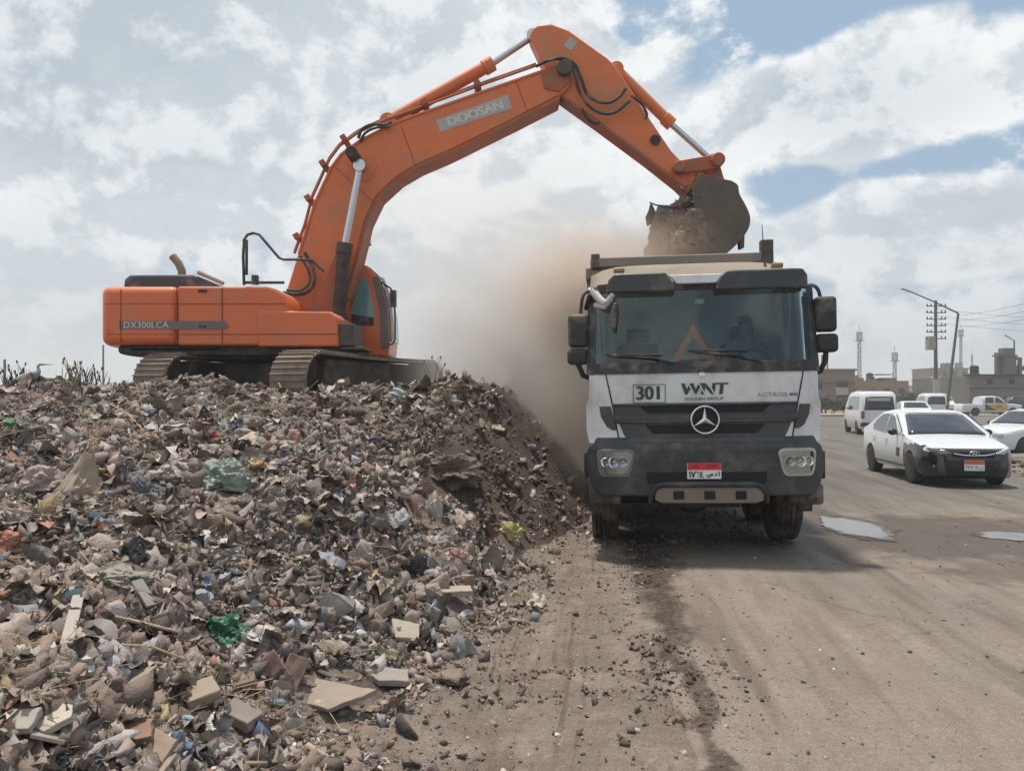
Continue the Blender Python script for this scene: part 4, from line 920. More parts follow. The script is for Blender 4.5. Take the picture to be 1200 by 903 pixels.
# number plate
pl = root('number_plate', None, None); pl.parent = TR
X0, X1 = tx(807), tx(846); Z0, Zm, Z1 = tz(560), tz(549.5), tz(541.5)
yq = FY(0, 1.0) - .05
plm = MB().box(((X0 + X1) / 2, yq, (Z0 + Z1) / 2), (X1 - X0, .012, Z1 - Z0)).build('plate', m_plate, TR, .003); bpy.data.objects.remove(pl)
plm.name = 'number_plate'
MB().box(((X0 + X1) / 2, yq - .0085, (Zm + Z1) / 2), (X1 - X0 - .006, .004, Z1 - Zm)).build('plate_band', m_red, plm)
def pt(s, x, z, w, h, par=plm, y=yq - .009, m=None): return text_mesh('plate_text', s, .1, m or m_ink, par, Matrix.Translation((x, y, z)) @ FRONT, .0012, 1, 0, (w, h))
pt('مصر', (X0 + X1) / 2 - .09, (Zm + Z1) / 2, .06, .035, y=yq - .012); pt('EGYPT', (X0 + X1) / 2 + .08, (Zm + Z1) / 2, .10, .032, y=yq - .012)
o = pt('١٧٦٤', X0 + .095, (Z0 + Zm) / 2, .15, .068); bold(o, .003); o = pt('س د ١', X1 - .085, (Z0 + Zm) / 2, .13, .066); bold(o, .003)
# wipers
for x0, x1, zz in ((-.98, -.30, 2.20), (-.1, .62, 2.23)):
    mb = MB(); mb.tube([(x1, FY(x1, 2.1) - .035, 2.10), (x1 - .25, FY(x1 - .25, 2.17) - .05, 2.17), (x0, FY(x0, zz) - .035, zz)], .012, 6); mb.tube([(x0 - .05, FY(x0, zz) - .028, zz + .012), (x0 + .55, FY(x0 + .5, zz) - .028, zz - .005)], .010, 6); mb.build('wiper', m_black, cab)
# mirrors
def mirror(side, zt1, zt0, zb1, zb0):
    x = side * 1.325; mb = MB(); mb.box((x, .30, (zt1 + zt0) / 2), (.225, .16, zt1 - zt0)); mi = mb.build('mirror', m_black, cab, .045, 4)
    mb = MB(); mb.box((x + side * .01, .30, (zb1 + zb0) / 2), (.23, .16, zb1 - zb0)); mb.build('wide_mirror', m_black, mi, .045, 4)
    MB().tube(sm([(side * 1.14, .42, 2.93), (side * 1.22, .38, 2.94), (side * 1.27, .34, 2.88), (side * 1.29, .32, 2.76), (side * 1.30, .31, 2.6)]), .02, 8).build('mirror_arm', m_black, mi)
    mb = MB(); mb.tube([(side * 1.34, .32, 2.3), (side * 1.33, .32, 2.12), (side * 1.28, .34, 2.0), (side * 1.2, .4, 1.97)], .03, 8); mb.build('mirror_arm', m_black, mi)
    MB().box((x, .386, (zt1 + zt0) / 2), (.18, .006, zt1 - zt0 - .08)).build('mirror_glass', m_chrome, mi)
mirror(-1, 2.68, 2.31, 2.30, 2.12); mirror(1, 2.80, 2.42, 2.40, 2.20)
# broken kerb mirror hanging over the glass
mb = MB(); f = lambda px, py, d=-.10: Vector((tx(px), FY(tx(px), tz(py)) + d, tz(py)))
mb.tube([f(692, 352, .1), f(697, 340), f(705, 332)], .03, 8); mb.build('bracket', m_black, cab)
mb = MB(); mb.tube([f(701, 334), f(709, 346), f(716, 352)], .045, 8); mb.tube([f(703, 352), f(714, 356), f(723, 345)], .03, 8); mb.tube([f(716, 352), f(722, 344), f(725, 340)], .03, 8); km = mb.build('kerb_mirror', M('bare_white_arm', (.5, .48, .45), .6, dust=.3), cab, .004)
mb = MB(); mb.box(f(726, 367, -.12), (.06, .05, .28), (0, R(8), 0)); mb.build('mirror_shell', m_black, km, .02)
# antenna
MB().tube([(tx(921), .9, 3.22), (tx(919.5), .9, 3.34), (tx(917.0), .88, 3.72)], [.02, .008, .004], 6).build('antenna', m_black, cab)
# side windows and door lines
for side in (-1, 1):
    MB().prism([(.42, 2.06), (.56, 2.86), (1.35, 2.9), (1.4, 2.06)], side * 1.212, side * 1.222, 'x').build('side_window', m_darkglass, cab)
    mb = MB(); mb.box((side * 1.215, 1.45, 2.0), (.012, .012, 1.9)); mb.box((side * 1.215, .36, 1.7), (.012, .012, .9)); mb.build('panel_gap', m_pit, cab)
    MB().box((side * 1.225, 1.3, 1.85), (.03, .16, .04)).build('door_handle', m_black, cab, .008)
    MB().box((side * 1.14, 1.0, .95), (.2, .75, .1)).build('step', m_black, cab, .02)
# interior
m_int = M('cab_interior', (.03, .03, .032), .8)
mb = MB(); mb.box((0, .52, 1.98), (2.2, .5, .18)); mb.box((0, .45, 2.05), (1.9, .3, .06)); mb.build('dashboard', m_int, TR, .03)
for x in (-.62, .66):
    mb = MB(); mb.box((x, 1.25, 1.75), (.55, .55, .16)); mb.box((x, 1.52, 2.1), (.52, .14, .62), (R(-10), 0, 0)); mb.box((x, 1.6, 2.52), (.3, .1, .18)); mb.build('seat', M('seat_cloth', (.03, .03, .03), .9), TR, .04)
MB().tube([(.62 + .22 * math.cos(k * math.pi / 10), .78 - .12 * math.sin(k * math.pi / 10), 2.09 + .18 * math.sin(k * math.pi / 10)) for k in range(21)], .016, 8, False).build('steering_wheel', m_int, TR)
MB().box((0, 1.1, 1.5), (2.25, 1.8, .06)).build('cab_floor', m_int, TR)
MB().box((0, .26, 2.78), (.10, .03, .06)).build('mirror_sensor', m_letter, cab, .01)
# chassis, axles, wheels
mb = MB()
for s in (-.42, .42): mb.box((s, 4.5, .92), (.1, 8.2, .28))
for y in (1.4, 3.0, 6.1, 7.45): mb.cyl((-1.05, y, .54), (1.05, y, .54), .10, 14); mb.ball((0, y, .54), (.5, .5, .46), 2)
for y in (2.3, 4.5, 6.8): mb.box((0, y, .92), (.8, .12, .2))
mb.box((0, .9, .95), (1.0, 1.2, .5)); mb.box((0, .6, .55), (.9, .1, .1)); mb.build('chassis', m_under, TR, .01)
MB().box((-1.0, 4.4, .8), (.5, 1.1, .55)).build('fuel_tank', M('tank_alloy', (.3, .3, .3), .5, .6, dust=.5), TR, .08, 3)
def wheel(x, y, r, w, par, mt, mr, name='wheel', flat=0):
    s = 1 if x > 0 else -1
    prof = [(-w / 2, r * .62), (-w / 2, r * .90), (-w * .44, r * .97), (-w * .36, r)] + [p for k in range(4) for p in ((-w * .36 + w * .18 * k, r), (-w * .36 + w * .18 * k + w * .02, r * .975), (-w * .36 + w * .18 * k + w * .045, r * .975), (-w * .36 + w * .18 * k + w * .065, r))] + [(w * .36, r), (w * .44, r * .97), (w / 2, r * .90), (w / 2, r * .62)]
    o = MB().lathe(prof, (x, y, r), 'x', 40).build(name, mt, par, ang=40)
    rim = MB().lathe([(s * w * .46, r * .63), (s * w * .40, r * .56), (s * w * .10, r * .48), (s * w * .12, r * .28), (s * w * .3, r * .26), (s * w * .32, .001)], (x, y, r), 'x', 28)
    for k in range(10):
        a = 2 * math.pi * k / 10; rim.ball((x + s * w * .13, y + r * .36 * math.cos(a), r + r * .36 * math.sin(a)), (.035, .045, .045), 1)
    rim.build('rim', mr, o); return o
m_trim = M('rim_grey', (.18, .175, .165), .6, .3, dust=.6)
for y in (1.4, 3.0):
    for s in (-1, 1): wheel(s * 1.06, y, .53, .32, TR, m_rubber, m_trim)
for y in (6.1, 7.45):
    for s in (-1, 1):
        for xx in (1.11, .78): wheel(s * xx, y, .53, .29, TR, m_rubber, m_trim)
for s in (-1, 1):
    for y in (1.4, 3.0):
        mb = MB(); pts = [(s * 1.06, y + .66 * math.cos(a), .53 + .62 * math.sin(a)) for a in [math.pi * k / 12 for k in range(13)]]
        for a, b in zip(pts, pts[1:]):
            d = Vector(b) - Vector(a); c = (Vector(a) + Vector(b)) / 2; mb.box(c, (.36, d.length * 1.06, .02), (math.atan2(d.z, d.y), 0, 0))
        mb.build('mudguard', m_black, TR)
# tipper body
m_bodygrey = M('tipper_body', (.20, .19, .18), .65, .2, dust=.7, ds=1.8, dcol=(.30, .245, .195), bump=.15, bs=10)
mb = MB(); hw = 1.16; y0, y1, zb, zt = 2.45, 8.3, 1.25, 3.49
mb.box((0, y0 + .03, (zb + zt) / 2 + .05), (2 * hw, .06, zt - zb + .2)); mb.box((0, y1, (zb + zt) / 2 - .1), (2 * hw, .06, zt - zb - .3))
for s in (-1, 1): mb.box((s * hw, (y0 + y1) / 2, (zb + zt) / 2), (.05, y1 - y0, zt - zb))
mb.box((0, (y0 + y1) / 2, zb), (2 * hw, y1 - y0, .08)); tb = mb.build('tipper_body', m_bodygrey, TR, .008)
for s in (-1, 1):
    MB().box((s * (hw + .05), (y0 + y1) / 2, zt - .03), (.13, y1 - y0, .14)).build('top_rail', m_bodygrey, tb, .01)
    for y in np.linspace(y0 + .4, y1 - .3, 6): MB().box((s * (hw + .055), y, (zb + zt) / 2), (.07, .13, zt - zb)).build('rib', m_bodygrey, tb, .01)
mb = MB(); mb.box((0, y0 - .03, zt + .10), (2 * hw + .1, .12, .13)); mb.box((0, y0 - .01, zt - .05), (2 * hw + .06, .06, .1)); mb.build('headboard_rail', m_bodygrey, tb, .015)
MB().box((hw - .02, y0 - .02, zt + .15), (.16, .16, .36)).build('corner_post', m_dsteel, tb, .012); MB().box((-hw + .02, y0 - .02, zt + .12), (.12, .14, .2)).build('corner_post', m_dsteel, tb, .012)
# load in the lorry
mb = MB(); nx, ny = 16, 34; pts = []
for j in range(ny):
    for i in range(nx):
        x = -1.1 + 2.2 * i / (nx - 1); y = 2.55 + 5.65 * j / (ny - 1); pts.append((x, y, 2.7 + .6 * math.exp(-((y - 5.9) / 1.5) ** 2) * (1 - (x / 1.4) ** 2) + .12 * mnoise.noise(Vector((x * 3, y * 3, 0)))))
mb.grid(pts, nx, ny); ld = mb.build('soil_load', m_soil); ld.matrix_world = Matrix.Translation((2.06, 8.58, 0)) @ TR.rotation_euler.to_matrix().to_4x4(); tag(ld, 'heap of dug soil lying inside the tipper body', 'soil')
TM = Matrix.Translation((2.06, 8.58, 0)) @ TR.rotation_euler.to_matrix().to_4x4()
# warning triangle leaning behind the windscreen
wt = root('warning_triangle', 'orange-red warning triangle propped on the dashboard behind the windscreen', 'triangle', TM @ Vector((tx(820), .20, 2.13)), TR.rotation_euler)
def tri(r, y0, y1, rin):
    mb = MB(); A = [(0, .62 * r), (-.36 * r, 0), (.36 * r, 0)]; cx, cz = 0, .2067 * r; B = [(cx + (a - cx) * rin, cz + (b - cz) * rin) for a, b in A]
    for k in range(3): a, b = k, (k + 1) % 3; mb.prism([A[a], A[b], B[b], B[a]], y0, y1, 'y')
    return mb
tri(.66, 0, .012, .50).build('reflector', M('triangle_red', (.95, .23, .06), .4), wt); o = tri(.66, -.004, -.001, .86); o.bm.free()
o = MB(); A = [(0, .62 * .66), (-.36 * .66, 0), (.36 * .66, 0)]; cz = .2067 * .66; f = lambda s: [(a * s, cz + (b - cz) * s) for a, b in A]
for k in range(3): a, b = k, (k + 1) % 3; o.prism([f(.60)[a], f(.60)[b], f(.48)[b], f(.48)[a]], -.004, -.001, 'y')
o.build('inner_band', M('triangle_pale', (.55, .36, .20), .5), wt); MB().box((0, .04, .01), (.3, .1, .02)).build('foot', m_black, wt)
# ------------------------------------------------------------------ cars
m_cwhite = M('car_white', (.60, .62, .63), .25, var=.03, dust=.3, ds=1.5, dcol=(.45, .40, .34), coat=.5)
m_cblack = M('car_black', (.008, .007, .010), .14, var=.1, dust=.0, ds=2, dcol=(.10, .085, .075), coat=.5)
m_cglass = M('car_glass', (.025, .032, .042), .05, var=.1, dust=.08, ds=2, dcol=(.10, .11, .12), coat=.6)
m_lamp = M('car_lamp', (.55, .56, .57), .15, .3, var=.2, vs=20, coat=.6)
m_tail = M('tail_lamp', (.30, .015, .012), .2, coat=.6)
m_alloy = M('alloy_rim', (.42, .43, .44), .35, .7)
m_ctyre = M('car_tyre', (.02, .02, .02), .85, dust=.4, dcol=(.12, .10, .085))
class Car:
    def __init__(s, name, label, cat, loc, th, Ln, Wd, prof, belt, wheels, wr, paint, group=None, tumble=.30, sill=.24, arch=True):
        s.L, s.hw, s.belt, s.tum, s.sill = Ln, Wd / 2, belt, tumble, sill
        s.py = [p[0] for p in prof]; s.pz = [p[1] for p in prof]
        s.root = root(name, label, cat, loc, (0, 0, R(th)), group)
        ys = sorted(set([0, .03, .08, .16, .3, .5] + list(np.linspace(.7, Ln - .6, 22)) + [Ln - .4, Ln - .25, Ln - .12, Ln - .04, Ln] + [p[0] for p in prof]))
        mb = MB(); rings = []
        for y in ys:
            h = s.section(y); rings.append([mb.bm.verts.new((x, y, z)) for x, z in h] + [mb.bm.verts.new((-x, y, z)) for x, z in h[-2::-1]])
        n = len(rings[0])
        for a, b in zip(rings, rings[1:]):
            for k in range(n): mb.bm.faces.new((a[k], a[(k + 1) % n], b[(k + 1) % n], b[k]))
        mb.bm.faces.new(rings[0][::-1]); mb.bm.faces.new(rings[-1])
        s.body = mb.build('body', paint, s.root, ang=38)
        if arch:
            cut = MB()
            for wy in wheels: cut.cyl((-s.hw - .2, wy, wr), (s.hw + .2, wy, wr), wr * 1.13, 28)
            co = cut.build('cutter', None); co.parent = s.root; md = s.body.modifiers.new('b', 'BOOLEAN'); md.object = co; md.operation = 'DIFFERENCE'; md.solver = 'EXACT'
            bpy.context.view_layer.update()
            me = bpy.data.meshes.new_from_object(s.body.evaluated_get(bpy.context.evaluated_depsgraph_get()))
            s.body.modifiers.clear(); old = s.body.data; s.body.data = me; smooth(me, 38); bpy.data.objects.remove(co)
        for wy in wheels:
            for sd_ in (-1, 1): wheel(sd_ * (s.hw - .115), wy, wr, .2, s.root, m_ctyre, m_alloy)
    def zt(s, y): return float(np.interp(y, s.py, s.pz))
    def w(s, y):
        f = max(0, (.55 - y) / .55); r = max(0, (y - s.L + .5) / .5)
        return s.hw * (1 - .26 * f ** 2.2 - .14 * r ** 2.2)
    def section(s, y):
        W_, z = s.w(y), s.zt(y); sl, b = s.sill + .0, s.belt
        if z > b + .05:
            wt = W_ - s.tum * (z - b)
            return [(W_ * .93, sl), (W_ * .99, sl + .12), (W_, (sl + b) * .5), (W_ * .975, b), (W_ * .975 + (wt - W_ * .975) * .5, b + (z - .08 - b) * .5), (wt, z - .08 * min(1, (z - b) * 2)), (wt - .05, z - .03 * min(1, (z - b) * 2)), (wt - .16, z - .004), (0, z)]
        return [(W_ * .93, sl), (W_ * .99, sl + .12), (W_, .5 * z + .5 * sl), (W_ * .975, z - .15), (W_ * .96, z - .09), (W_ * .93, z - .045), (W_ * .86, z - .022), (W_ * .6, z - .004), (0, z + .008)]
    def sidex(s, y, z):
        W_, zt_ = s.w(y), s.zt(y); b = s.belt; wt = W_ - s.tum * max(0, zt_ - b)
        if z <= b: return W_ * .975 + (W_ * .025) * (1 - abs(z - (s.sill + b) / 2) / ((b - s.sill) / 2))
        return W_ * .975 + (wt - W_ * .975) * min(1, (z - b) / max(.05, zt_ - .08 - b))
    def side(s, name, poly, mat, off=.006, par=None, sides=(-1, 1)):
        for sd_ in sides:
            mb = MB(); A = [mb.bm.verts.new((sd_ * (s.sidex(y, z) + off), y, z)) for y, z in poly]; B = [mb.bm.verts.new((sd_ * (s.sidex(y, z) - .01), y, z)) for y, z in poly]
            n = len(A); mb.bm.faces.new(A); mb.bm.faces.new(B[::-1])
            for i in range(n): mb.bm.faces.new((A[i], A[(i + 1) % n], B[(i + 1) % n], B[i]))
            mb.build(name, mat, par or s.body)
    def screen(s, name, y0, y1, mat, m0=.17, m1=.2, off=.012, ny=8):
        mb = MB(); pts = []; nx = 11
        for j in range(ny):
            y = y0 + (y1 - y0) * j / (ny - 1); z = s.zt(y); W_ = s.w(y); wt = W_ - s.tum * max(0, z - s.belt); m = m0 + (m1 - m0) * j / (ny - 1)
            for i in range(nx):
                u = -1 + 2 * i / (nx - 1); pts.append((u * (wt - m), y - (off if y0 < s.L / 2 else -off) * .6, z + off * .8 - .012 * u ** 4))
        mb.grid(pts, nx, ny); o = mb.build(name, mat, s.body); md = o.modifiers.new('solid', 'SOLIDIFY'); md.thickness = .008; md.offset = -1; return o
    def skin(s, name, y0, y1, k0, k1, mat, off=.008, sides=(-1, 1), cap=False):
        "shell lying on the body between two stations and two section points"
        for sd_ in sides:
            mb = MB(); ys = np.linspace(y0, y1, 9); pts = []
            for y in ys:
                h = s.section(y)
                for k in range(k0, k1 + 1): pts.append((sd_ * (h[k][0] + off), y - (off if y < .2 else 0), h[k][1]))
            mb.grid(pts, k1 - k0 + 1, len(ys)); o = mb.build(name, mat, s.body); md = o.modifiers.new('solid', 'SOLIDIFY'); md.thickness = .012
SEDAN = [(0, .60), (.05, .70), (.16, .765), (.4, .83), (.9, .915), (1.22, .965), (1.62, 1.18), (2.02, 1.385), (2.35, 1.445), (2.75, 1.455), (3.1, 1.42), (3.45, 1.28), (3.85, 1.07), (4.1, 1.03), (4.28, .98), (4.35, .80), (4.37, .60)]
c = Car('sedan', 'white saloon car with black front bumper and black fender coming past the puddle', 'car', (8.72, 15.35, 0), -8, 4.37, 1.72, SEDAN, .93, (.86, 3.46), .315, m_cwhite)
c.side('side_window', [(1.62, .965), (2.1, 1.30), (2.45, 1.365), (2.5, .955)], m_cglass); c.side('side_window', [(2.56, .955), (2.52, 1.368), (2.95, 1.35), (3.3, 1.22), (3.45, 1.08), (3.3, .99)], m_cglass)
c.screen('windscreen', 1.24, 2.06, m_cglass, .10, .16); c.screen('rear_window', 3.22, 3.80, m_cglass, .16, .14)
nose = MB(); pts = []; nx = 23
rows = [(.19, .0), (.27, .03), (.40, .045), (.52, .05), (.60, .045), (.66, .03), (.715, .0), (.755, -.05)]
for z, o_ in rows:
    for i in range(nx):
        u = -1 + 2 * i / (nx - 1); x = u * .80; y = .62 * max(0, abs(u) - .35) ** 2.0 * 1.25 - o_ - .012
        pts.append((x, y, z))
nose.grid(pts, nx, len(rows)); no = nose.build('front_bumper', m_cblack, c.root, ang=60); md = no.modifiers.new('solid', 'SOLIDIFY'); md.thickness = .02; md.offset = -1
c.body.data.materials.append(m_cblack)
for f_ in c.body.data.polygons:
    x_, y_, z_ = f_.center
    if (y_ < .42 and z_ < .71) or (x_ < -.55 and y_ < 1.24 and z_ < .80 - .1 * (y_ < .25)): f_.material_index = 1
c.side('sill_trim', [(1.15, .30), (3.1, .30), (3.1, .36), (1.15, .36)], m_cblack, .004)
ny_ = lambda x: .62 * max(0, abs(x / .83) - .35) ** 2.0 * 1.25 - .012
mb = MB(); mb.box((0, ny_(0) - .055, .645), (.74, .02, .11)); mb.box((0, ny_(0) - .045, .32), (.9, .03, .12)); mb.build('grille', m_pit, no, .02)
mb = MB(); mb.tube([(-.36, -.075, .665), (-.2, -.085, .635), (0, -.088, .625), (.2, -.085, .635), (.36, -.075, .665)], .014, 6); mb.tube([(.085 * math.cos(a), -.09, .665 + .045 * math.sin(a)) for a in np.linspace(0, 2 * math.pi, 20)], .009, 6, False)
mb.tube([(-.035, -.092, .63), (-.02, -.094, .70)], .011, 6); mb.tube([(.02, -.092, .63), (.035, -.094, .70)], .011, 6); mb.tube([(-.03, -.093, .672), (.03, -.093, .658)], .010, 6); mb.build('emblem', m_chrome, no)
p_ = MB().box((0, -.085, .445), (.36, .012, .20)).build('number_plate', m_plate, c.root, .003); MB().box((0, -.0935, .505), (.355, .004, .075)).build('plate_band', M('plate_orange', (.62, .13, .05), .4), p_)
pt('٢٤٧ ط ن', 0, .405, .30, .085, p_, -.0925)
for sd_ in (-1, 1):
    mb = MB(); A = []
    for x, z in ((.40, .665), (.48, .70), (.60, .735), (.72, .765), (.755, .75), (.71, .69), (.56, .645)): A.append((sd_ * x, z))
    n = len(A); F_ = [mb.bm.verts.new((x, ny_(x) - .062 + .03 * (abs(x) > .7), z)) for x, z in A]; B_ = [mb.bm.verts.new((x, ny_(x) + .06, z + .01)) for x, z in A]
    mb.bm.faces.new(F_)
    for i in range(n): mb.bm.faces.new((F_[i], B_[i], B_[(i + 1) % n], F_[(i + 1) % n]))
    mb.build('headlight', m_lamp, c.root, .008)
    mb = MB(); mb.prism([(sd_ * .50, .315), (sd_ * .60, .30), (sd_ * .69, .43), (sd_ * .66, .43), (sd_ * .58, .34)], ny_(.6) - .065, ny_(.6) + .1, 'y'); mb.build('fog_lamp', m_lamp, no, .006)
    mb = MB(); mb.ball((sd_ * .93, 1.62, 1.0), (.2, .11, .14), 3); mb.tube([(sd_ * .80, 1.66, .96), (sd_ * .9, 1.64, .98)], .03, 6); mb.build('mirror', m_cblack, c.root)
    MB().box((sd_ * .862, 2.32, .83), (.02, .18, .025)).build('door_handle', m_cwhite, c.root, .006); MB().box((sd_ * .862, 3.2, .85), (.02, .18, .025)).build('door_handle', m_cwhite, c.root, .006)
    c.side('door_gap', [(2.52, .34), (2.535, .34), (2.545, .93), (2.53, .93)], m_pit, .002, None, (sd_,)); c.side('door_gap', [(1.34, .36), (1.352, .36), (1.30, .9), (1.288, .9)], m_pit, .002, None, (sd_,)); c.side('pillar_trim', [(1.26, .95), (1.62, 1.13), (2.06, 1.36), (2.03, 1.37), (1.6, 1.155), (1.24, .96)], m_cblack, .004, None, (sd_,))
c.side('door_emblem', [(1.44, .50), (1.62, .50), (1.62, .68), (1.44, .68)], m_cblack, .015, None, (-1,))
# microbus seen from behind
VAN = [(0, .7), (.05, .95), (.3, 1.10), (.6, 1.25), (1.05, 1.80), (1.3, 1.93), (2.0, 1.98), (3.4, 1.97), (3.75, 1.90), (3.90, 1.72), (3.98, 1.05), (4.02, .60)]
def van(label, loc, th, rear=True, sign=False, scale=1.):
    v = Car('van', label, 'van', loc, th, 4.02, 1.68, VAN, 1.08, (.75, 3.2), .31, m_cwhite, None, .14, .28)
    v.side('side_window', [(.95, 1.12), (1.25, 1.68), (1.75, 1.74), (1.75, 1.12)], m_cglass); v.side('side_window', [(1.85, 1.12), (1.85, 1.75), (2.75, 1.75), (2.75, 1.12)], m_cglass); v.side('side_window', [(2.85, 1.12), (2.85, 1.75), (3.55, 1.72), (3.65, 1.12)], m_cglass)
    v.screen('windscreen', .66, 1.18, m_cglass, .08, .1); v.screen('rear_window', 3.90, 3.972, m_cglass, .12, .10, .02)
    for sd_ in (-1, 1):
        MB().box((sd_ * .70, 3.99, .92), (.14, .10, .34)).build('tail_lamp', m_tail, v.root, .03); MB().box((sd_ * .58, .06, .82), (.3, .1, .16)).build('headlight', m_lamp, v.root, .04)
        mb = MB(); mb.box((sd_ * .98, .95, 1.22), (.16, .08, .24)); mb.tube([(sd_ * .8, 1.0, 1.15), (sd_ * .95, .97, 1.2)], .025, 6); mb.build('mirror', m_black, v.root, .03)
    MB().box((0, 4.03, .48), (1.6, .10, .2)).build('rear_bumper', m_black, v.root, .03); MB().box((0, .0, .45), (1.4, .12, .2)).build('front_bumper', m_black, v.root, .03)
    if sign: MB().box((.02, 3.955, 1.60), (.95, .02, .13), (R(-6), 0, 0)).build('window_banner', M('banner_cream', (.50, .46, .36), .6), v.root)
    return v
van('white microbus seen from behind with a cream banner across its rear window', (17.2, 40.0, 0), 168, True, True)
van('pale van far down the road beyond the white car roof', (33.6, 66, 0), 165)
van('white van facing us behind the foot of the leaning lamp post', (41.5, 77, 0), 0)
S2 = [(0, .62), (.08, .78), (.5, .86), (1.1, .95), (1.3, .98), (1.95, 1.40), (2.4, 1.46), (2.9, 1.44), (3.45, 1.05), (3.6, 1.0), (4.15, .97), (4.25, .80), (4.28, .6)]
def saloon(label, loc, th, paint, lines=False, hs=1.):
    s = Car('saloon_car', label, 'car', loc, th, 4.28, 1.68, [(a, b * hs) for a, b in S2], .95 * hs, (.82, 3.38), .30, paint, None, .28)
    s.side('side_window', [(1.52, .99 * hs), (2.0, 1.32 * hs), (2.36, 1.37 * hs), (2.36, .98 * hs)], m_cglass); s.side('side_window', [(2.46, .98 * hs), (2.46, 1.37 * hs), (2.85, 1.35 * hs), (3.25, 1.04 * hs)], m_cglass)
    s.screen('windscreen', 1.34, 1.93, m_cglass, .1, .15); s.screen('rear_window', 2.98, 3.42, m_cglass, .15, .12)
    for sd_ in (-1, 1):
        MB().box((sd_ * .56, .06, .68), (.32, .12, .14)).build('headlight', m_lamp, s.root, .03); MB().box((sd_ * .6, 4.24, .80), (.3, .1, .16)).build('tail_lamp', m_tail, s.root, .03); MB().ball((sd_ * .90, 1.5, 1.02 * hs), (.18, .1, .13), 2).build('mirror', m_cblack, s.root)
    if lines: s.side('side_stripe', [(.95, .72), (2.0, .745), (2.3, .72), (2.0, .70), (.95, .69)], M('stripe_blue_black', (.03, .035, .06), .4), .004)
    return s
saloon('white saloon car cut by the photo edge, side-on beyond the dirt verge', (14.55, 25.2, -.12), -70, m_cwhite, True)
saloon('white saloon car of which only roof and rear window rise behind the nearer saloon', (24.6, 51, 0), 166, m_cwhite)
saloon('dark car parked behind the pickup along the concrete wall', (47.2, 80, 0), -86, M('dark_green_paint', (.02, .024, .022), .35, coat=.4), False, 1.24)
PK = [(0, .72), (.08, .98), (.5, 1.05), (1.25, 1.12), (1.95, 1.66), (2.4, 1.76), (3.1, 1.74), (3.42, 1.66), (3.52, 1.12), (3.6, 1.10), (5.1, 1.08), (5.18, .95), (5.2, .6)]
p = Car('pickup_truck', 'white double-cab pickup with yellow and green doors in front of the concrete wall', 'pickup', (44.9, 72, 0), 88, 5.2, 1.76, PK, 1.1, (.92, 4.1), .36, m_cwhite, None, .2, .34)
p.side('side_window', [(1.62, 1.14), (2.05, 1.60), (2.4, 1.66), (2.4, 1.13)], m_cglass); p.side('side_window', [(2.52, 1.13), (2.52, 1.66), (3.2, 1.64), (3.28, 1.13)], m_cglass); p.screen('windscreen', 1.3, 1.93, m_cglass, .1, .12)
m_yel = M('door_yellow', (.62, .36, .03), .4); m_grn = M('door_green', (.015, .09, .05), .4)
p.side('yellow_door_panel', [(1.35, .55), (2.3, .55), (3.2, 1.06), (1.45, 1.06)], m_yel, .035); p.side('green_door_panel', [(2.3, .52), (3.3, .52), (3.3, 1.04), (3.2, 1.02)], m_grn, .035); p.side('door_emblem', [(1.9, .72), (2.3, .72), (2.3, .98), (1.9, .98)], M('door_red', (.5, .12, .06), .4), .045)
for sd_ in (-1, 1):
    MB().box((sd_ * .62, .08, .86), (.3, .1, .16)).build('headlight', m_lamp, p.root, .03); MB().ball((sd_ * .98, 1.6, 1.2), (.2, .1, .18), 2).build('mirror', m_black, p.root)
MB().box((0, -.02, .5), (1.6, .14, .22)).build('front_bumper', m_black, p.root, .03); MB().box((0, 4.3, 1.09), (1.45, 1.45, .02)).build('load_bed', m_pit, p.root)

# ------------------------------------------------------------------ the far side of the road
m_conc = M('raw_concrete', (.135, .128, .12), .9, var=.25, vs=.5, dust=.5, ds=.6, dcol=(.20, .175, .15), bump=.1)
m_wallc = M('block_wall', (.15, .145, .135), .9, var=.2, vs=.4, dust=.5, ds=.5, dcol=(.20, .18, .155))
m_bopen = M('dark_opening', (.02, .02, .022), .8); m_pale = M('pale_render', (.42, .40, .37), .9, var=.1, dust=.3)
def brick_mat(name, a, b):
    m = bpy.data.materials.new(name); m.use_nodes = True; t = NT(m.node_tree); co = t.n('ShaderNodeTexCoord').outputs['Object']
    mp = t.n('ShaderNodeMapping', i_Vector=co, i_Rotation=(R(90), 0, 0)).outputs[0]
    br = t.n('ShaderNodeTexBrick', i_Vector=mp, i_Color1=(*a, 1), i_Color2=(*b, 1), i_Mortar=(.2, .18, .16, 1), i_Scale=4., i_Mortar_Size=.02)
    c = t.mix(t.ss(t.noise(co, .6, 5), .45, .7, 0, .6), br.outputs[0], (.22, .18, .15))
    t.link(t.n('ShaderNodeBsdfPrincipled', i_Base_Color=c, i_Roughness=.92).outputs[0], t.n('ShaderNodeOutputMaterial').inputs[0]); return m
m_brick = brick_mat('red_brick', (.20, .105, .075), (.27, .15, .105))
def building(name, label, cat, cx, Y, w, d, h, wall, storeys=1, wins=3, slab=True, ground=0):
    r_ = root(name, label, cat, (cx, Y, 0))
    b = MB().box((0, d / 2, h / 2), (w, d, h)).build('wall', wall, r_)
    sh = h / storeys
    for k in range(storeys):
        if slab: MB().box((0, d / 2 - .0, sh * (k + 1) - .12), (w + .5, d + .5, .24)).build('floor_slab', m_conc, r_)
        for i in range(wins):
            x = -w / 2 + w * (i + .5) / wins
            o = MB().box((x, -.004, sh * k + sh * .5), (w / wins * .42, .1, sh * .42)).build('window', m_bopen, r_)
            MB().box((x, -.07, sh * k + sh * .5 - sh * .24), (w / wins * .5, .16, .1)).build('sill', m_conc, o)
    return r_, b
X_ = lambda px, Y: (px - 600) / FPX * Y
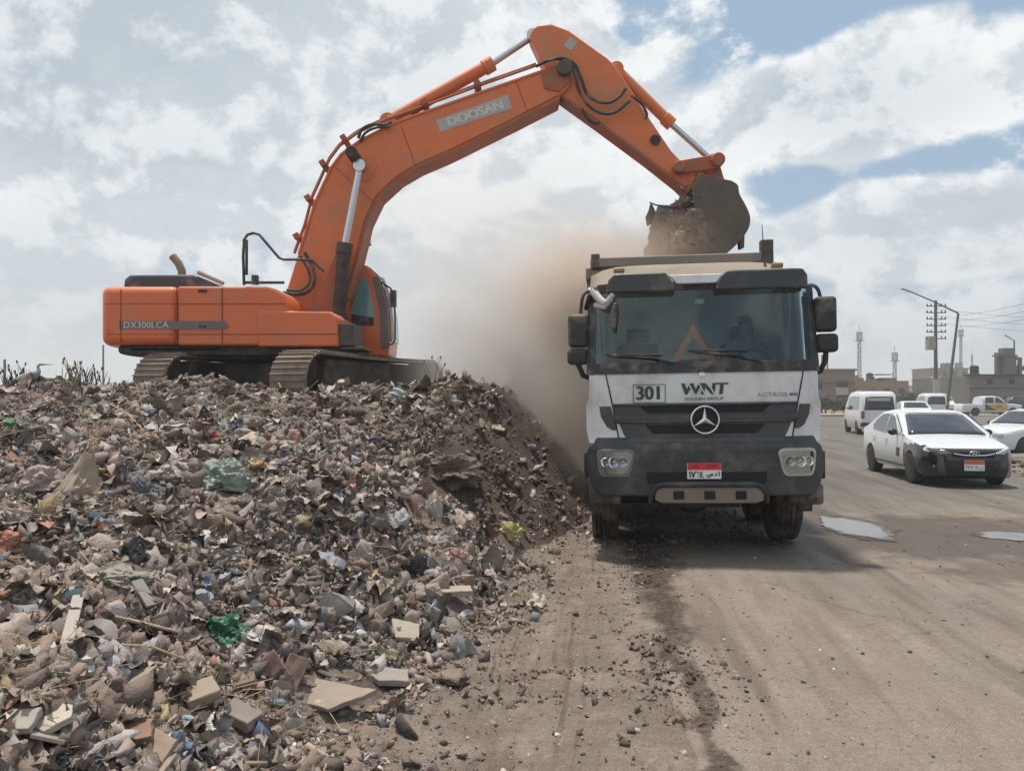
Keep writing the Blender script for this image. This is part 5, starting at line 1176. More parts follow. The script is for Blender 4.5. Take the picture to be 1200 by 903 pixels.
Z_ = lambda py, Y: CAM_H + (HOR - py) / FPX * Y
# low brick shed by the lorry
r_, b = building('brick_building', 'low brick building with two posts on its flat roof, beside the lorry mirror', 'building', X_(972, 105), 105, 6.6, 8, Z_(432, 105), m_brick, 1, 2)
MB().box((1.6, -.08, 2.4), (1.6, .12, 1.0)).build('shop_panel', m_pale, r_); MB().box((-1.2, -.08, 2.1), (1.3, .12, .9)).build('shop_panel', M('shop_blue', (.12, .16, .24), .7), r_); MB().box((0, -.3, 3.6), (6.4, .6, .12)).build('awning', m_conc, r_)
for x in (-.2, .5): MB().box((x, 2, Z_(424, 105)), (.16, .16, 2)).build('roof_post', m_conc, r_)
MB().box((.15, 2, Z_(424, 105) + .95), (.9, .16, .12)).build('roof_beam', m_conc, r_)
r_, b = building('brick_building', 'long unplastered brick building with ragged roofline behind the white microbus', 'building', X_(1030, 125), 125, 9.2, 9, Z_(446, 125), m_brick, 1, 4, False)
for i, (x, w, h) in enumerate(((-3.9, .8, .5), (-2.4, .4, .9), (-1.7, .7, .5), (.1, .5, .7), (2.6, 2.4, .5), (1.2, .35, .4))): MB().box((x, 3, Z_(446, 125) + h / 2), (w, 1.5, h)).build('parapet', m_conc if i % 2 else m_brick, r_)
MB().box((1.2, 2, Z_(446, 125) + 1.0), (2.4, 3, .12)).build('roof_slab', m_conc, r_)
r_ = root('kiosk', 'small blue-topped kiosk standing before the brick building', 'kiosk', (X_(1016, 90), 90, 0)); MB().box((0, .6, 1.0), (1.2, 1.2, 2.0)).build('wall', m_pale, r_); MB().box((0, .6, 2.25), (1.4, 1.5, .5)).build('roof', M('kiosk_blue', (.10, .22, .32), .6), r_); MB().box((0, -.02, 1.2), (.7, .06, .7)).build('window', m_bopen, r_)
r_, b = building('apartment_building', 'unfinished grey three-storey block behind the utility pole', 'building', X_(1113, 210), 210, 9.6, 10, Z_(431, 210), M('grey_brick', (.16, .13, .115), .9, var=.2, vs=.5), 3, 4)
MB().box((1.0, 4, Z_(431, 210) + .6), (1.2, 3, 1.6)).build('stair_head', m_conc, r_)
for k in range(1, 3): MB().box((-4.0, -.6, Z_(431, 210) / 3 * k + .3), (2.2, 1.2, .9)).build('balcony', m_pale, r_)
r_, b = building('distant_house', 'pale house far off between the brick building and the utility pole', 'house', X_(1076, 260), 260, 9, 9, Z_(454, 260), m_pale, 2, 4)
r_, b = building('distant_house', 'small grey house with a roof hut seen just left of the unfinished block', 'house', X_(1088, 280), 280, 6, 9, Z_(451, 280), m_conc, 2, 3)
r_, b = building('concrete_building', 'long bare concrete building with dark roof edge behind the dark car', 'building', X_(1136, 84) + 9, 84, 18, 12, Z_(441, 84), m_wallc, 1, 0, False)
MB().box((0, -.12, Z_(452, 84)), (18, .26, .3)).build('ring_beam', m_conc, r_); MB().box((0, .2, Z_(439.5, 84)), (18.3, 1, .22)).build('roof_edge', M('tar_edge', (.05, .048, .045), .9), r_)
for x in (-6.9, -4.6): MB().box((x, -.03, Z_(447, 84)), (.5, .1, .5)).build('vent', m_bopen, r_)
fr_ = root('roof_skeleton', 'skeleton of bare concrete columns and a sloping beam on top of the concrete building', 'frame', (X_(1180, 86), 86, Z_(439, 86)))
for x, h in ((-1.1, 2.1), (-.55, 2.0), (.75, 1.7), (1.35, 1.5)): MB().box((x, 0, h / 2), (.26, .4, h)).build('column', m_conc, fr_)
mb = MB(); mb.prism([(-1.25, 2.05), (1.5, 1.5), (1.5, 1.8), (-1.25, 2.35)], -.2, .2, 'y'); mb.build('beam', m_conc, fr_); MB().box((1.1, .3, .5), (1.0, .5, 1.0)).build('infill', m_brick, fr_); MB().box((1.6, .3, .7), (1.6, .4, .5)).build('infill', m_conc, fr_)
tw = root('rooftop_water_tower', 'dark stacked rooftop structure at the right edge above the concrete building', 'structure', (X_(1201, 82), 86, Z_(440, 82))); MB().box((.6, 0, 1.5), (1.2, 1, 3.0)).build('column', m_conc, tw); MB().box((.4, 0, 2.2), (2.0, 1.2, .16)).build('slab', m_conc, tw)
for lab, px, Y, w, h, st in (('low broken wall between the brick building and the blue kiosk', 1001, 98, 5.0, 1.7, 1), ('broken stub of wall right of the blue kiosk', 1043, 102, 4.0, 1.5, 2), ('ragged low wall at the foot of the unfinished block', 1100, 120, 6.0, 2.2, 3)):
    r_ = tag(root('broken_wall', lab, 'wall', (X_(px, Y), Y, 0)), kind='thing'); n_ = 9; xs_ = np.linspace(-w / 2, w / 2, n_); hs_ = h * (.75 + .5 * np.array([vn(k * 1.7, st * 3.3, 5) for k in range(n_)]))
    mb = MB(); mb.prism([(-w / 2, 0)] + list(zip(xs_, hs_)) + [(w / 2, 0)], 0, .3, 'y'); mb.build('wall', m_brick if st != 2 else m_wallc, r_)
for lab, px, Y, z, rr_ in (('black water tank on the roof of the long brick building', 1024, 126, Z_(446, 125), .5), ('pale water tank on the roof of the unfinished block', 1128, 214, Z_(431, 210), .8), ('small dark water tank on the roof of the concrete building', 1151, 88, Z_(439, 84), .45)):
    t_ = root('water_tank', lab, 'tank', (X_(px, Y), Y + 1.5, z)); MB().lathe([(.3, .001), (.3, rr_), (.3 + rr_ * 1.7, rr_), (.3 + rr_ * 2, rr_ * .4), (.3 + rr_ * 2.05, .001)], (0, 0, 0), 'z', 16).build('drum', m_bopen if 'pale' not in lab else m_pale, t_); MB().box((0, 0, .15), (rr_ * 1.8, rr_ * 1.8, .3)).build('stand', m_conc, t_)
for k, (px, Y, hh) in enumerate(((1098, 213, 1.6), (1107, 213, 1.2), (1120, 213, 1.4))): MB().box((X_(px, Y) - X_(1113, 210), Y - 210, Z_(431, 210) + hh / 2), (.35, .35, hh)).build('roof_column', m_conc, [o for o in bpy.data.objects if o.name.startswith('apartment_building')][0])
# fence wall and kerb beyond the road
tag(strip('kerb', [71, 76], [14, 14.5], [40, 42], 20, M('pale_kerb', (.32, .26, .20), .9), .14, 0), kind='structure')
# lattice masts
m_mast = M('mast_steel', (.20, .20, .21), .6, .3)
def mast(label, px, py_top, Y, w, ants=True, thick=.05):
    h = Z_(py_top, Y); r_ = root('lattice_mast', label, 'mast', (X_(px, Y), Y, 0)); mb = MB(); n = int(h / (w * 1.6)) + 1
    for sx in (-1, 1):
        for sy in (-1, 1): mb.tube([(sx * w / 2, sy * w / 2, 0), (sx * w * .36, sy * w * .36, h)], thick, 5)
    for k in range(n):
        a, b = h * k / n, h * (k + 1) / n; s = 1 if k % 2 else -1
        for sy in (-1, 1): mb.tube([(-s * w * .43, sy * w * .43, a), (s * w * .43, sy * w * .43, b)], thick * .7, 4); mb.tube([(sy * w * .43, -s * w * .43, a), (sy * w * .43, s * w * .43, b)], thick * .7, 4)
    mb.build('lattice', m_mast, r_); MB().tube([(0, 0, h - .2), (0, 0, h + 1.3)], .04, 5).build('lightning_rod', m_mast, r_)
    if ants:
        for k in range(4):
            a = k * math.pi / 2 + .4; MB().box((.55 * math.cos(a), .55 * math.sin(a), h - .7), (.22, .22, 1.5)).build('antenna', m_pale, r_)
        mb = MB(); mb.box((0, 0, h - 1.6), (1.3, 1.3, .1)); mb.build('platform', m_mast, r_)
mast('slim lattice phone mast with antennas above the brick building by the lorry', 1007, 389, 150, .55)
mast('shorter phone mast above the ragged roof of the long brick building', 1048.5, 413, 150, .55)
mast('tall lattice mast to the right of the leaning lamp post', 1126, 386, 190, .5, True)
mast('thin faint mast beside the unfinished block', 1139, 415, 230, .4, False)
# poles, lamps and wires
m_wood = M('pole_grey', (.115, .11, .105), .85, var=.2)
def pole(name, label, cat, base, tip, r0, r1, group=None):
    r_ = root(name, label, cat, base, group=group); d = Vector(tip) - Vector(base); MB().tube([(0, 0, -.3), d * .5, d], [r0, (r0 + r1) / 2, r1], 10).build('pole', m_wood, r_); return r_, d
up, d = pole('utility_pole', 'upright utility pole with rows of insulators and a transformer box', 'pole', (X_(1096.5, 70), 70, 0), (X_(1096.5, 70), 70, Z_(352, 70)), .17, .12)
for k in range(6):
    z = d.z - .5 - k * .56; arm_ = MB().box((0, -.1, z), (1.7, .08, .08)).build('crossarm', m_wood, up)
    for x in (-.78, -.45, .45, .78): MB().lathe([(0, .03), (.05, .07), (.10, .07), (.14, .04), (.2, .05), (.22, .01)], (x, -.1, z), 'z', 8).build('insulator', M('porcelain', (.12, .09, .08), .3) if k + x < -.7 else bpy.data.materials.get('porcelain') or m_wood, arm_)
MB().box((-.48, -.05, Z_(402, 70)), (.62, .6, 1.15)).build('transformer_box', M('box_beige', (.32, .30, .27), .7), up, .03); MB().box((0, -.16, 1.6), (.5, .2, 3.2)).build('concrete_foot', m_pale, up)
lp, d = pole('lamp_post', 'leaning street lamp post with a long sloping arm beside the utility pole', 'street lamp', (X_(1108, 66), 66, 0), (X_(1123, 66), 66, Z_(367, 66)), .14, .09)
e_ = Vector((X_(1063, 66) - X_(1108, 66), -.4, Z_(342, 66))); MB().tube([d, d.lerp(e_, .5) + Vector((0, 0, .05)), e_], [.07, .06, .05], 8).build('lamp_arm', m_wood, lp); MB().box(e_ + Vector((-.3, 0, .1)), (.8, .25, .12), (0, R(20), 0)).build('lamp_head', m_pale, lp, .03)
l2, d2 = pole('lamp_post', 'thin street lamp post rising behind the concrete frame', 'street lamp', (X_(1188.5, 92), 92, 0), (X_(1188.5, 92), 92, Z_(399, 92)), .12, .08)
MB().tube([d2, d2 + Vector((-.7, 0, .45))], .05, 6).build('lamp_arm', m_wood, l2); MB().box(d2 + Vector((-.85, 0, .52)), (.6, .22, .1), (0, R(30), 0)).build('lamp_head', m_pale, l2)
for lab, px, py, Y in (('thin pole at the photo edge beyond the heap', 5.5, 421, 70), ('taller faint pole standing in the haze behind the counterweight', 121, 404, 95)): pole('field_pole', lab, 'pole', (X_(px, Y), Y, 0), (X_(px, Y), Y, Z_(py, Y)), .14, .10)
tops = [(X_(1123, 66), 66, Z_(370, 66)), (X_(1123, 66), 66, Z_(376, 66)), (X_(1122, 66), 66, Z_(383, 66)), (X_(1098, 70), 70, Z_(362, 70)), (X_(1098, 70), 70, Z_(370, 70)), (X_(1098, 70), 70, Z_(378, 70))]
ends = [(33.5, 40, 9.0), (33.5, 40, 8.3), (33.5, 40, 7.6), (62, 74, 8.8), (62, 74, 8.1), (62, 74, 7.5)]
wl = ['overhead wire from the lamp post towards the right edge, topmost of three', 'overhead wire from the lamp post towards the right edge, middle of three', 'overhead wire from the lamp post towards the right edge, lowest of three', 'flatter wire from the utility pole, topmost of three', 'flatter wire from the utility pole, middle of three', 'flatter wire from the utility pole, lowest of three']
for a, b, lb in zip(tops, ends, wl):
    a, b = Vector(a), Vector(b); pts = [a.lerp(b, t_) - Vector((0, 0, .5 * 4 * t_ * (1 - t_))) for t_ in np.linspace(0, 1, 13)]
    tag(MB().tube(pts, .014, 4).build('power_line', m_wood), lb, 'wire', 'power lines')
# ------------------------------------------------------------------ weeds, bushes
m_leaf = M('leaf_green', (.055, .075, .03), .7, var=.35, vs=3); m_leaf2 = M('leaf_olive', (.075, .08, .04), .7, var=.35, vs=3); m_dry = M('leaf_dry', (.20, .165, .10), .8, var=.3, vs=3); m_bark = M('bark', (.10, .08, .06), .9)
def bush(name, label, cat, loc, w, d, h, n, leaf, mat, seed, group=None, stems=7):
    g = np.random.default_rng(seed); r_ = root(name, label, cat, loc, group=group); mb = MB(); tips = []
    for k in range(stems):
        e = Vector((g.uniform(-.4, .4) * w, g.uniform(-.4, .4) * d, h * g.uniform(.6, .95))); mb.tube([(e.x * .3, e.y * .3, -.1), e * .6, e], [.03 * h, .02 * h, .006 * h], 5); tips.append(e)
    mb.build('stem', m_bark, r_)
    cl = np.array([[g.normal() * w * .27, g.normal() * d * .27, h * (.3 + .35 * g.uniform() ** .7)] for _ in range(14)]); k = g.integers(0, 14, n)
    c = cl[k] + g.normal(size=(n, 3)) * np.array([w, d, h]) * .11; c[:, 2] = np.clip(c[:, 2], .02, h)
    q = np.array([[-.5, 0, 0], [0, -.22, .06], [.5, 0, 0], [0, .22, .06]]) * leaf
    V = np.einsum('nij,nkj->nki', rots(n, g), q[None] * g.uniform(.5, 1.4, (n, 1, 1))) + c[:, None, :]
    F = np.array([[0, 1, 2, 3]])[None] + (np.arange(n) * 4)[:, None, None]
    link_mesh('foliage', mesh_np('foliage', V.reshape(-1, 3), F.reshape(-1, 4)), mat, r_); return r_
bush('bush', 'green reed bank at the roadside beside the lorry', 'bush', (X_(968, 80), 80, 0), 5.5, 2, 1.9, 2600, .3, m_leaf, 1)
bush('bush', 'lower green bush between the reed bank and the white microbus', 'bush', (X_(993, 82), 82, 0), 3.4, 2, 1.6, 1600, .28, m_leaf2, 2)
bush('bush', 'olive bush left of the utility pole foot', 'bush', (X_(1077, 95), 95, 0), 4.5, 2.5, 2.6, 1900, .3, m_leaf2, 3)
bush('bush', 'leafy green bush between leaning lamp post and concrete building', 'bush', (X_(1128, 88), 88, 0), 3.2, 2.5, 3.2, 1900, .3, m_leaf, 4)
bush('bush', 'dark low bush behind the distant vans', 'bush', (X_(1054, 100), 100, 0), 6, 2.5, 2.3, 1900, .32, m_leaf2, 5)
def crest(px):
    Y = np.arange(9, 13, .05); z = top(X_(px, Y), Y); k = int(np.argmax((z - CAM_H) / Y)); return float(Y[k]), float(z[k])
def weed(label, px, Y, h, n, mat, seed):
    g = np.random.default_rng(seed); Y = crest(px)[0] if px != 82 else Y; x = X_(px, Y); z = float(top(x, Y)); r_ = root('weed', label, 'weed', (x, Y, z - .03), group='weeds on the crest of the heap'); mb = MB()
    for k in range(n):
        a = g.uniform(0, 6.28); l = h * g.uniform(.5, 1.1); e = Vector((math.cos(a) * l * .4, math.sin(a) * l * .3, l)); b = Vector((g.normal() * .08, g.normal() * .08, 0)); mb.tube([b, b + e * .5 + Vector((0, 0, l * .12)), b + e], [.007, .006, .002], 4)
        if k % 2: mb.ball(b + e, (.03, .03, .06), 1)
    mb.build('stalks', mat, r_)
for i, (px, Y, h, n, m, lb) in enumerate(((16, 12.6, .32, 16, m_leaf, 'dark green weed beside the pole at the photo edge'), (27, 12.8, .36, 14, m_leaf2, 'olive weed between the edge pole and the egret'), (86, 12.5, .34, 22, m_dry, 'dry tan weed tuft to the right of the egret'), (99, 12.7, .30, 18, m_leaf2, 'olive weed tuft beside the dry tan one'), (113, 12.8, .28, 12, m_leaf2, 'last small weed before the excavator track'), (510, 13.0, .42, 9, m_dry, 'sparse dry stalks in front of the far track end'), (82, 11.3, .4, 30, m_dry, 'bushy straw tuft just below the crest'))): weed(lb, px, Y, h, n, m, 50 + i)
# egret
EY, EZ = crest(38)
eg = root('egret', 'pale grey egret standing on the crest of the heap with raised neck', 'bird', (X_(38, EY), EY, EZ + .02))
def skin_body(name, verts, edges, mat, parent, sub=2):
    me = bpy.data.meshes.new(name); me.from_pydata([v[:3] for v in verts], edges, []); o = bpy.data.objects.new(name, me); COL.objects.link(o)
    sk = o.modifiers.new('skin', 'SKIN'); sk.use_smooth_shade = True; o.modifiers.new('sub', 'SUBSURF').render_levels = sub; o.modifiers['sub'].levels = sub
    for i, v in enumerate(verts): r_ = v[3]; me.skin_vertices[0].data[i].radius = (r_, r_) if not isinstance(r_, tuple) else r_
    me.skin_vertices[0].data[0].use_root = True
    bpy.context.view_layer.update(); m2 = bpy.data.meshes.new_from_object(o.evaluated_get(bpy.context.evaluated_depsgraph_get())); o.modifiers.clear(); o.data = m2; smooth(m2, 180); m2.materials.clear(); m2.materials.append(mat); o.parent = parent; return o
zt_ = max(.30, Z_(434, EY) - eg.location.z)
f = zt_ / .62
skin_body('body', [(0, 0, .26 * f, .075), (-.12, 0, .22 * f, .06), (-.24, 0, .14 * f, .025), (.07, 0, .34 * f, .06), (.10, 0, .42 * f, .03), (.075, 0, .50 * f, .02), (.085, 0, .58 * f, .02), (.12, 0, .61 * f, .026), (.17, 0, .605 * f, .016), (.02, .03, .16 * f, .025), (.0, .03, .08 * f, .010), (.0, .03, 0, .010), (.02, -.03, .16 * f, .025), (0, -.03, .08 * f, .010), (0, -.03, 0, .010)],
          [(0, 1), (1, 2), (0, 3), (3, 4), (4, 5), (5, 6), (6, 7), (7, 8), (0, 9), (9, 10), (10, 11), (0, 12), (12, 13), (13, 14)], M('feather_grey', (.40, .41, .42), .8), eg)
MB().tube([(.17, 0, .605 * f), (.30, 0, .595 * f)], [.014, .003], 6).build('beak', M('beak_yellow', (.35, .27, .10), .5), eg)
# driver behind the windscreen
dr = root('person', 'driver in a pale shirt seated behind the wheel of the lorry', 'person', TM @ Vector((.64, 1.22, 1.84)), TR.rotation_euler)
m_skin = M('skin', (.24, .13, .085), .6); m_shirt = M('shirt_pale', (.16, .18, .20), .9)
bd = skin_body('body', [(0, 0, .06, .16), (0, .02, .26, .15), (0, .02, .46, .165), (0, .0, .58, .07), (0, -.03, .68, .085), (0, -.03, .78, .09), (-.2, .0, .50, .075), (-.26, -.12, .26, .05), (-.14, -.36, .28, .042), (.2, 0, .50, .075), (.26, -.12, .26, .05), (.14, -.36, .28, .042), (-.11, -.12, .03, .09), (-.13, -.48, .05, .07), (-.13, -.52, -.34, .05), (-.13, -.64, -.38, .04), (.11, -.12, .03, .09), (.13, -.48, .05, .07), (.13, -.52, -.34, .05), (.13, -.64, -.38, .04), (0, -.12, .70, .02)],
               [(0, 1), (1, 2), (2, 3), (3, 4), (4, 5), (2, 6), (6, 7), (7, 8), (2, 9), (9, 10), (10, 11), (0, 12), (12, 13), (13, 14), (14, 15), (0, 16), (16, 17), (17, 18), (18, 19), (4, 20)], m_skin, dr)
sh_ = blob((0, .01, .36), (.24, .165, .27), 91, .06, 1.5, 3, False).build('shirt', m_shirt, dr)
MB().ball((0, -.01, .80), (.19, .2, .14), 3).build('hair', m_ink, dr)
for sd_ in (-1, 1): MB().ball((sd_ * .035, -.115, .735), (.025, .015, .015), 1).build('eye', m_ink, dr)
# ------------------------------------------------------------------ rubbish one can name, on the heap
MC = {}
def cm(col, rough=.75, dust=.45):
    k = (col, rough, dust)
    if k not in MC: MC[k] = M('refuse', col, rough, var=.22, vs=7, dust=dust, dcol=(.27, .215, .17), ds=5, bump=.25, bs=25)
    return MC[k]
LAND = []
def place(o, px, py, lift=0, yaw=0, land=None):
    p = hit([px], [py])[0]; o.location = (p[0], p[1], p[2] + lift); o.rotation_euler.z = yaw
    if land: LAND.append((p[0], p[1], px, py, land))
    return o
def crumple(w, d, h, seed, n=26, fold=1.):
    "a crumpled bag or rag: an uneven folded lump"
    bm = bmesh.new(); bmesh.ops.create_icosphere(bm, subdivisions=5 if w > .2 else 4, radius=1.); o = Vector((seed * 3.7, seed * 1.9, seed * 5.3))
    for v in bm.verts:
        p = v.co.copy(); q = p * 1.1 + o
        n1 = 1 - abs(mnoise.noise(q * 1.3)) * 2.2; n2 = 1 - abs(mnoise.noise(q * 3.1 + o)) * 2.4; n3 = 1 - abs(mnoise.noise(q * 7.3)) * 2.4
        s = 1 + fold * (.24 * (n1 - .5) + .15 * (n2 - .5) + .08 * (n3 - .5)) + .55 * mnoise.noise(p * 1.1 + o * 2)
        v.co = Vector((p.x * s * w * .5, p.y * s * d * .5, max(-.25, p.z) * s * h * .62))
    mb = MB(); mb.bm.free(); mb.bm = bm; return mb
def rag(w, d, seed, amp=.3, n=26):
    g = np.random.default_rng(seed); mb = MB(); pts = []
    for j in range(n):
        for i in range(n):
            u, v = i / (n - 1) - .5, j / (n - 1) - .5; e = 1 + .35 * mnoise.noise(Vector((u * 2.2 + seed, v * 2.2, 3)))
            z = (1 - abs(mnoise.noise(Vector((u * 3.5 + seed * 2, v * 3.5, 1)))) * 2.2) * amp * min(w, d) + .4 * amp * min(w, d) * (1 - abs(mnoise.noise(Vector((u * 9, v * 9 + seed, 5)))) * 2.4)
            pts.append((u * w * e, v * d * e, z))
    mb.grid(pts, n, n); return mb
def solid(o, t=.006): md = o.modifiers.new('solid', 'SOLIDIFY'); md.thickness = t; return o
def plate_(pts, th, seed): 
    mb = MB(); mb.prism(pts, -th / 2, th / 2, 'z'); return chip(mb, seed, min(max(p[0] for p in pts) * .06, .006))
def chip(mb, seed, amp, cuts=5):
    bm = mb.bm; bmesh.ops.triangulate(bm, faces=bm.faces[:]); bmesh.ops.subdivide_edges(bm, edges=bm.edges[:], cuts=cuts, use_grid_fill=True)
    o = Vector((seed * 3.1, seed, 0))
    for v in bm.verts:
        f = 1 / max(amp * 9, .02); n = mnoise.noise_vector(v.co * f + o) * amp + mnoise.noise_vector(v.co * f * 3 + o) * amp * .5
        v.co += Vector((n.x * 1.5, n.y * 1.5, n.z * .7))
    return mb
def pxs(px, py, w): return w * hit([px], [py])[0][1] / FPX
rr = random.Random(3)
BAGS = [  # px, py, width px, height px, colour, name, category, label, landmark phrase
 (262, 741, 56, 30, (.010, .095, .042), 'plastic_bag', 'bag', 'dark green plastic bag crumpled on the lower heap', 'the dark green bag'),
 (266, 563, 58, 42, (.19, .24, .20), 'plastic_sack', 'sack', 'large grey-green woven plastic sack bundled in mid heap', 'the grey-green sack'),
 (172, 582, 50, 34, (.10, .105, .12), 'rubbish_bag', 'bag', 'dark grey rubbish bag lying right of the beige cloth peak', 'the dark grey bag'),
 (55, 570, 58, 32, (.34, .27, .26), 'cloth_bundle', 'cloth', 'pinkish grey cloth bundle left of the beige cloth peak', 'the pinkish cloth bundle'),
 (160, 655, 30, 34, (.010, .011, .013), 'plastic_bag', 'bag', 'small black plastic bag above the wide grey bundle', 'the small black bag'),
 (143, 684, 78, 26, (.24, .23, .20), 'cloth_bundle', 'cloth', 'wide grey cloth bundle under the small black bag', 'the wide grey bundle'),
 (75, 678, 34, 24, (.13, .24, .18), 'rag', 'rag', 'pale green rag left of the wide grey bundle', 'the pale green rag'),
 (14, 642, 40, 28, (.40, .17, .11), 'rag', 'rag', 'salmon orange rag near the photo edge', 'the salmon rag'),
 (33, 686, 24, 15, (.03, .07, .19), 'rag', 'rag', 'small dark blue rag near the photo edge', 'the dark blue rag'),
 (232, 704, 40, 20, (.30, .29, .32), 'bottle_bundle', 'bundle', 'lilac grey wrapped bundle above the dark green bag', 'the lilac grey bundle'),
 (248, 690, 22, 20, (.16, .22, .33), 'plastic_bag', 'bag', 'dusty blue plastic bag behind the lilac grey bundle', 'the dusty blue bag'),
 (62, 812, 20, 16, (.04, .24, .23), 'plastic_scrap', 'scrap', 'turquoise plastic scrap on the lower heap', 'the turquoise scrap'),
 (76, 752, 14, 12, (.16, .36, .42), 'plastic_scrap', 'scrap', 'pale sky-blue plastic scrap beside white splinters', 'the sky-blue scrap'),
 (200, 846, 44, 18, (.25, .33, .37), 'rag', 'rag', 'pale blue-grey rag lying among the lowest rubble', 'the pale blue-grey rag'),
 (258, 866, 22, 20, (.24, .32, .32), 'plastic_scrap', 'scrap', 'crumpled pale teal plastic scrap at the foot of the heap', 'the pale teal scrap'),
 (597, 630, 30, 22, (.36, .31, .12), 'plastic_sack', 'sack', 'yellowish sack at the foot of the heap near the lorry', 'the yellowish sack'),
 (536, 658, 36, 22, (.38, .23, .20), 'plastic_sack', 'sack', 'dusty pink sack among the stones at the heap foot', 'the dusty pink sack'),
 (558, 640, 14, 11, (.33, .06, .05), 'plastic_scrap', 'scrap', 'small red scrap behind the dusty pink sack', 'the red scrap'),
 (607, 657, 16, 9, (.14, .29, .38), 'plastic_scrap', 'scrap', 'flat light blue scrap lying at the edge of the track', 'the light blue scrap'),
 (487, 671, 28, 30, (.012, .012, .014), 'plastic_bag', 'bag', 'black plastic bag at the heap foot above round stones', 'the black bag by the stones'),
 (397, 592, 20, 22, (.06, .12, .16), 'rag', 'rag', 'dark teal rag on the middle slope', 'the dark teal rag'),
 (188, 499, 18, 8, (.05, .06, .25), 'plastic_scrap', 'scrap', 'violet blue scrap on the upper slope', 'the violet scrap'),
 (250, 513, 18, 10, (.32, .07, .06), 'plastic_scrap', 'scrap', 'red plastic scrap on the upper slope', 'the upper red scrap'),
 (262, 502, 12, 12, (.34, .40, .42), 'plastic_scrap', 'scrap', 'whitish blue scrap beside the red plastic scrap', 'the whitish blue scrap'),
 (302, 545, 24, 12, (.42, .25, .12), 'cardboard_scrap', 'scrap', 'orange-tan scrap right of the grey-green sack', 'the orange-tan scrap'),
 (187, 537, 12, 9, (.45, .35, .07), 'plastic_scrap', 'scrap', 'yellow scrap above a pair of pale pots', 'the yellow scrap'),
 (475, 468, 40, 18, (.27, .31, .29), 'rag', 'rag', 'pale teal rag lying on the crest in front of the track', 'the pale teal rag on the crest'),
 (505, 602, 22, 34, (.40, .36, .31), 'rag', 'rag', 'cream rag hanging down the slope beside the brown boulder', 'the cream rag'),
 (424, 655, 30, 26, (.30, .26, .22), 'rag', 'rag', 'long tan-grey rag draped down the slope', 'the long draped rag'),
 (285, 750, 18, 16, (.09, .095, .10), 'plastic_bag', 'bag', 'charcoal scrap just under the dark green bag', 'the charcoal scrap'),
 (345, 770, 24, 22, (.05, .052, .056), 'rag', 'rag', 'dark rag lying above the big flat slab', 'the dark rag above the slab'),
 (255, 885, 52, 26, (.36, .35, .34), 'cloth_bundle', 'cloth', 'white-grey cloth bundle in the bottom row of rubble', 'the white-grey bundle'),
 (14, 700, 30, 18, (.36, .31, .28), 'cloth_bundle', 'cloth', 'off-white cloth at the photo edge under the blue rag', 'the off-white cloth'),
 (282, 788, 40, 40, (.33, .30, .28), 'plastic_sack', 'sack', 'dirty white sack left of the red-brown bricks', 'the dirty white sack'),
 (18, 770, 34, 34, (.26, .20, .13), 'straw_bundle', 'bundle', 'tan straw bundle at the photo edge', 'the tan straw bundle'),
 (320, 590, 34, 24, (.20, .175, .16), 'cloth_bundle', 'cloth', 'brown-grey cloth bundle below the orange-tan scrap', 'the brown-grey bundle'),
 (370, 660, 26, 22, (.06, .062, .07), 'plastic_bag', 'bag', 'dark crumpled bag on the middle slope left of the draped rag', 'the dark bag in mid slope'),
 (105, 600, 40, 14, (.40, .37, .32), 'rag', 'rag', 'flat cream rag under the beige cloth peak', 'the flat cream rag'),
 (330, 525, 22, 12, (.44, .42, .38), 'rag', 'rag', 'whitish rag on the upper slope below the track', 'the whitish rag'),
 (395, 500, 24, 12, (.22, .17, .13), 'cardboard_scrap', 'scrap', 'brown cardboard scrap on the upper slope', 'the brown cardboard'),
 (302, 715, 20, 16, (.36, .37, .39), 'plastic_scrap', 'scrap', 'glinting pale grey scrap right of the lilac bundle', 'the pale grey scrap')]
for i, (px, py, w, h, col, nm, cat, lb, ld) in enumerate(BAGS):
    W_, H_ = pxs(px, py, w), pxs(px, py, h)
    dk = max(col) < .06; sat = (max(col) - min(col)) / max(col) > .5
    o = crumple(W_ * .95, W_ * .75, H_ * 1.0, i + 3).build(nm, cm(col, .45 if dk or 'plastic' in nm else .85, .18 if dk or sat else .4)); tag(o, lb, cat); place(o, px, py, -.01, rr.uniform(-.6, .6), ld)
# the beige cloth peak
W_ = pxs(97, 572, 1); mb = blob((0, 0, .0), (26 * W_, 22 * W_, 20 * W_), 5, .25, 1.2, 4)
for v in mb.bm.verts:
    k = max(0, v.co.z) / (20 * W_); v.co.z += 26 * W_ * k * k; v.co.x = v.co.x * (1 - .55 * k) + 12 * W_ * k; v.co.y *= 1 - .5 * k
o = mb.build('cloth', cm((.36, .28, .22), .85, .3)); tag(o, 'beige cloth pulled up to a peak in mid heap', 'cloth'); place(o, 92, 580, 0, 0, 'the beige cloth peak')
for i, (px, py, w, lb) in enumerate(((152, 549, 15, 'white round pot, left one of the pale pair under the yellow scrap'), (169, 552, 15, 'white round pot, right one of the pale pair under the yellow scrap'))):
    r_ = pxs(px, py, w) / 2; o = MB().lathe([(-r_ * .7, .001), (-r_ * .7, r_ * .7), (0, r_), (r_ * .6, r_ * .85), (r_ * .62, r_ * .75), (0, r_ * .85), (-r_ * .5, .001)], (0, 0, 0), 'z', 20).build('pot', cm((.48, .46, .43), .5, .3)); tag(o, lb, 'pot'); place(o, px, py, r_ * .5); o.rotation_euler = (R(60), R(20 * i), .3)
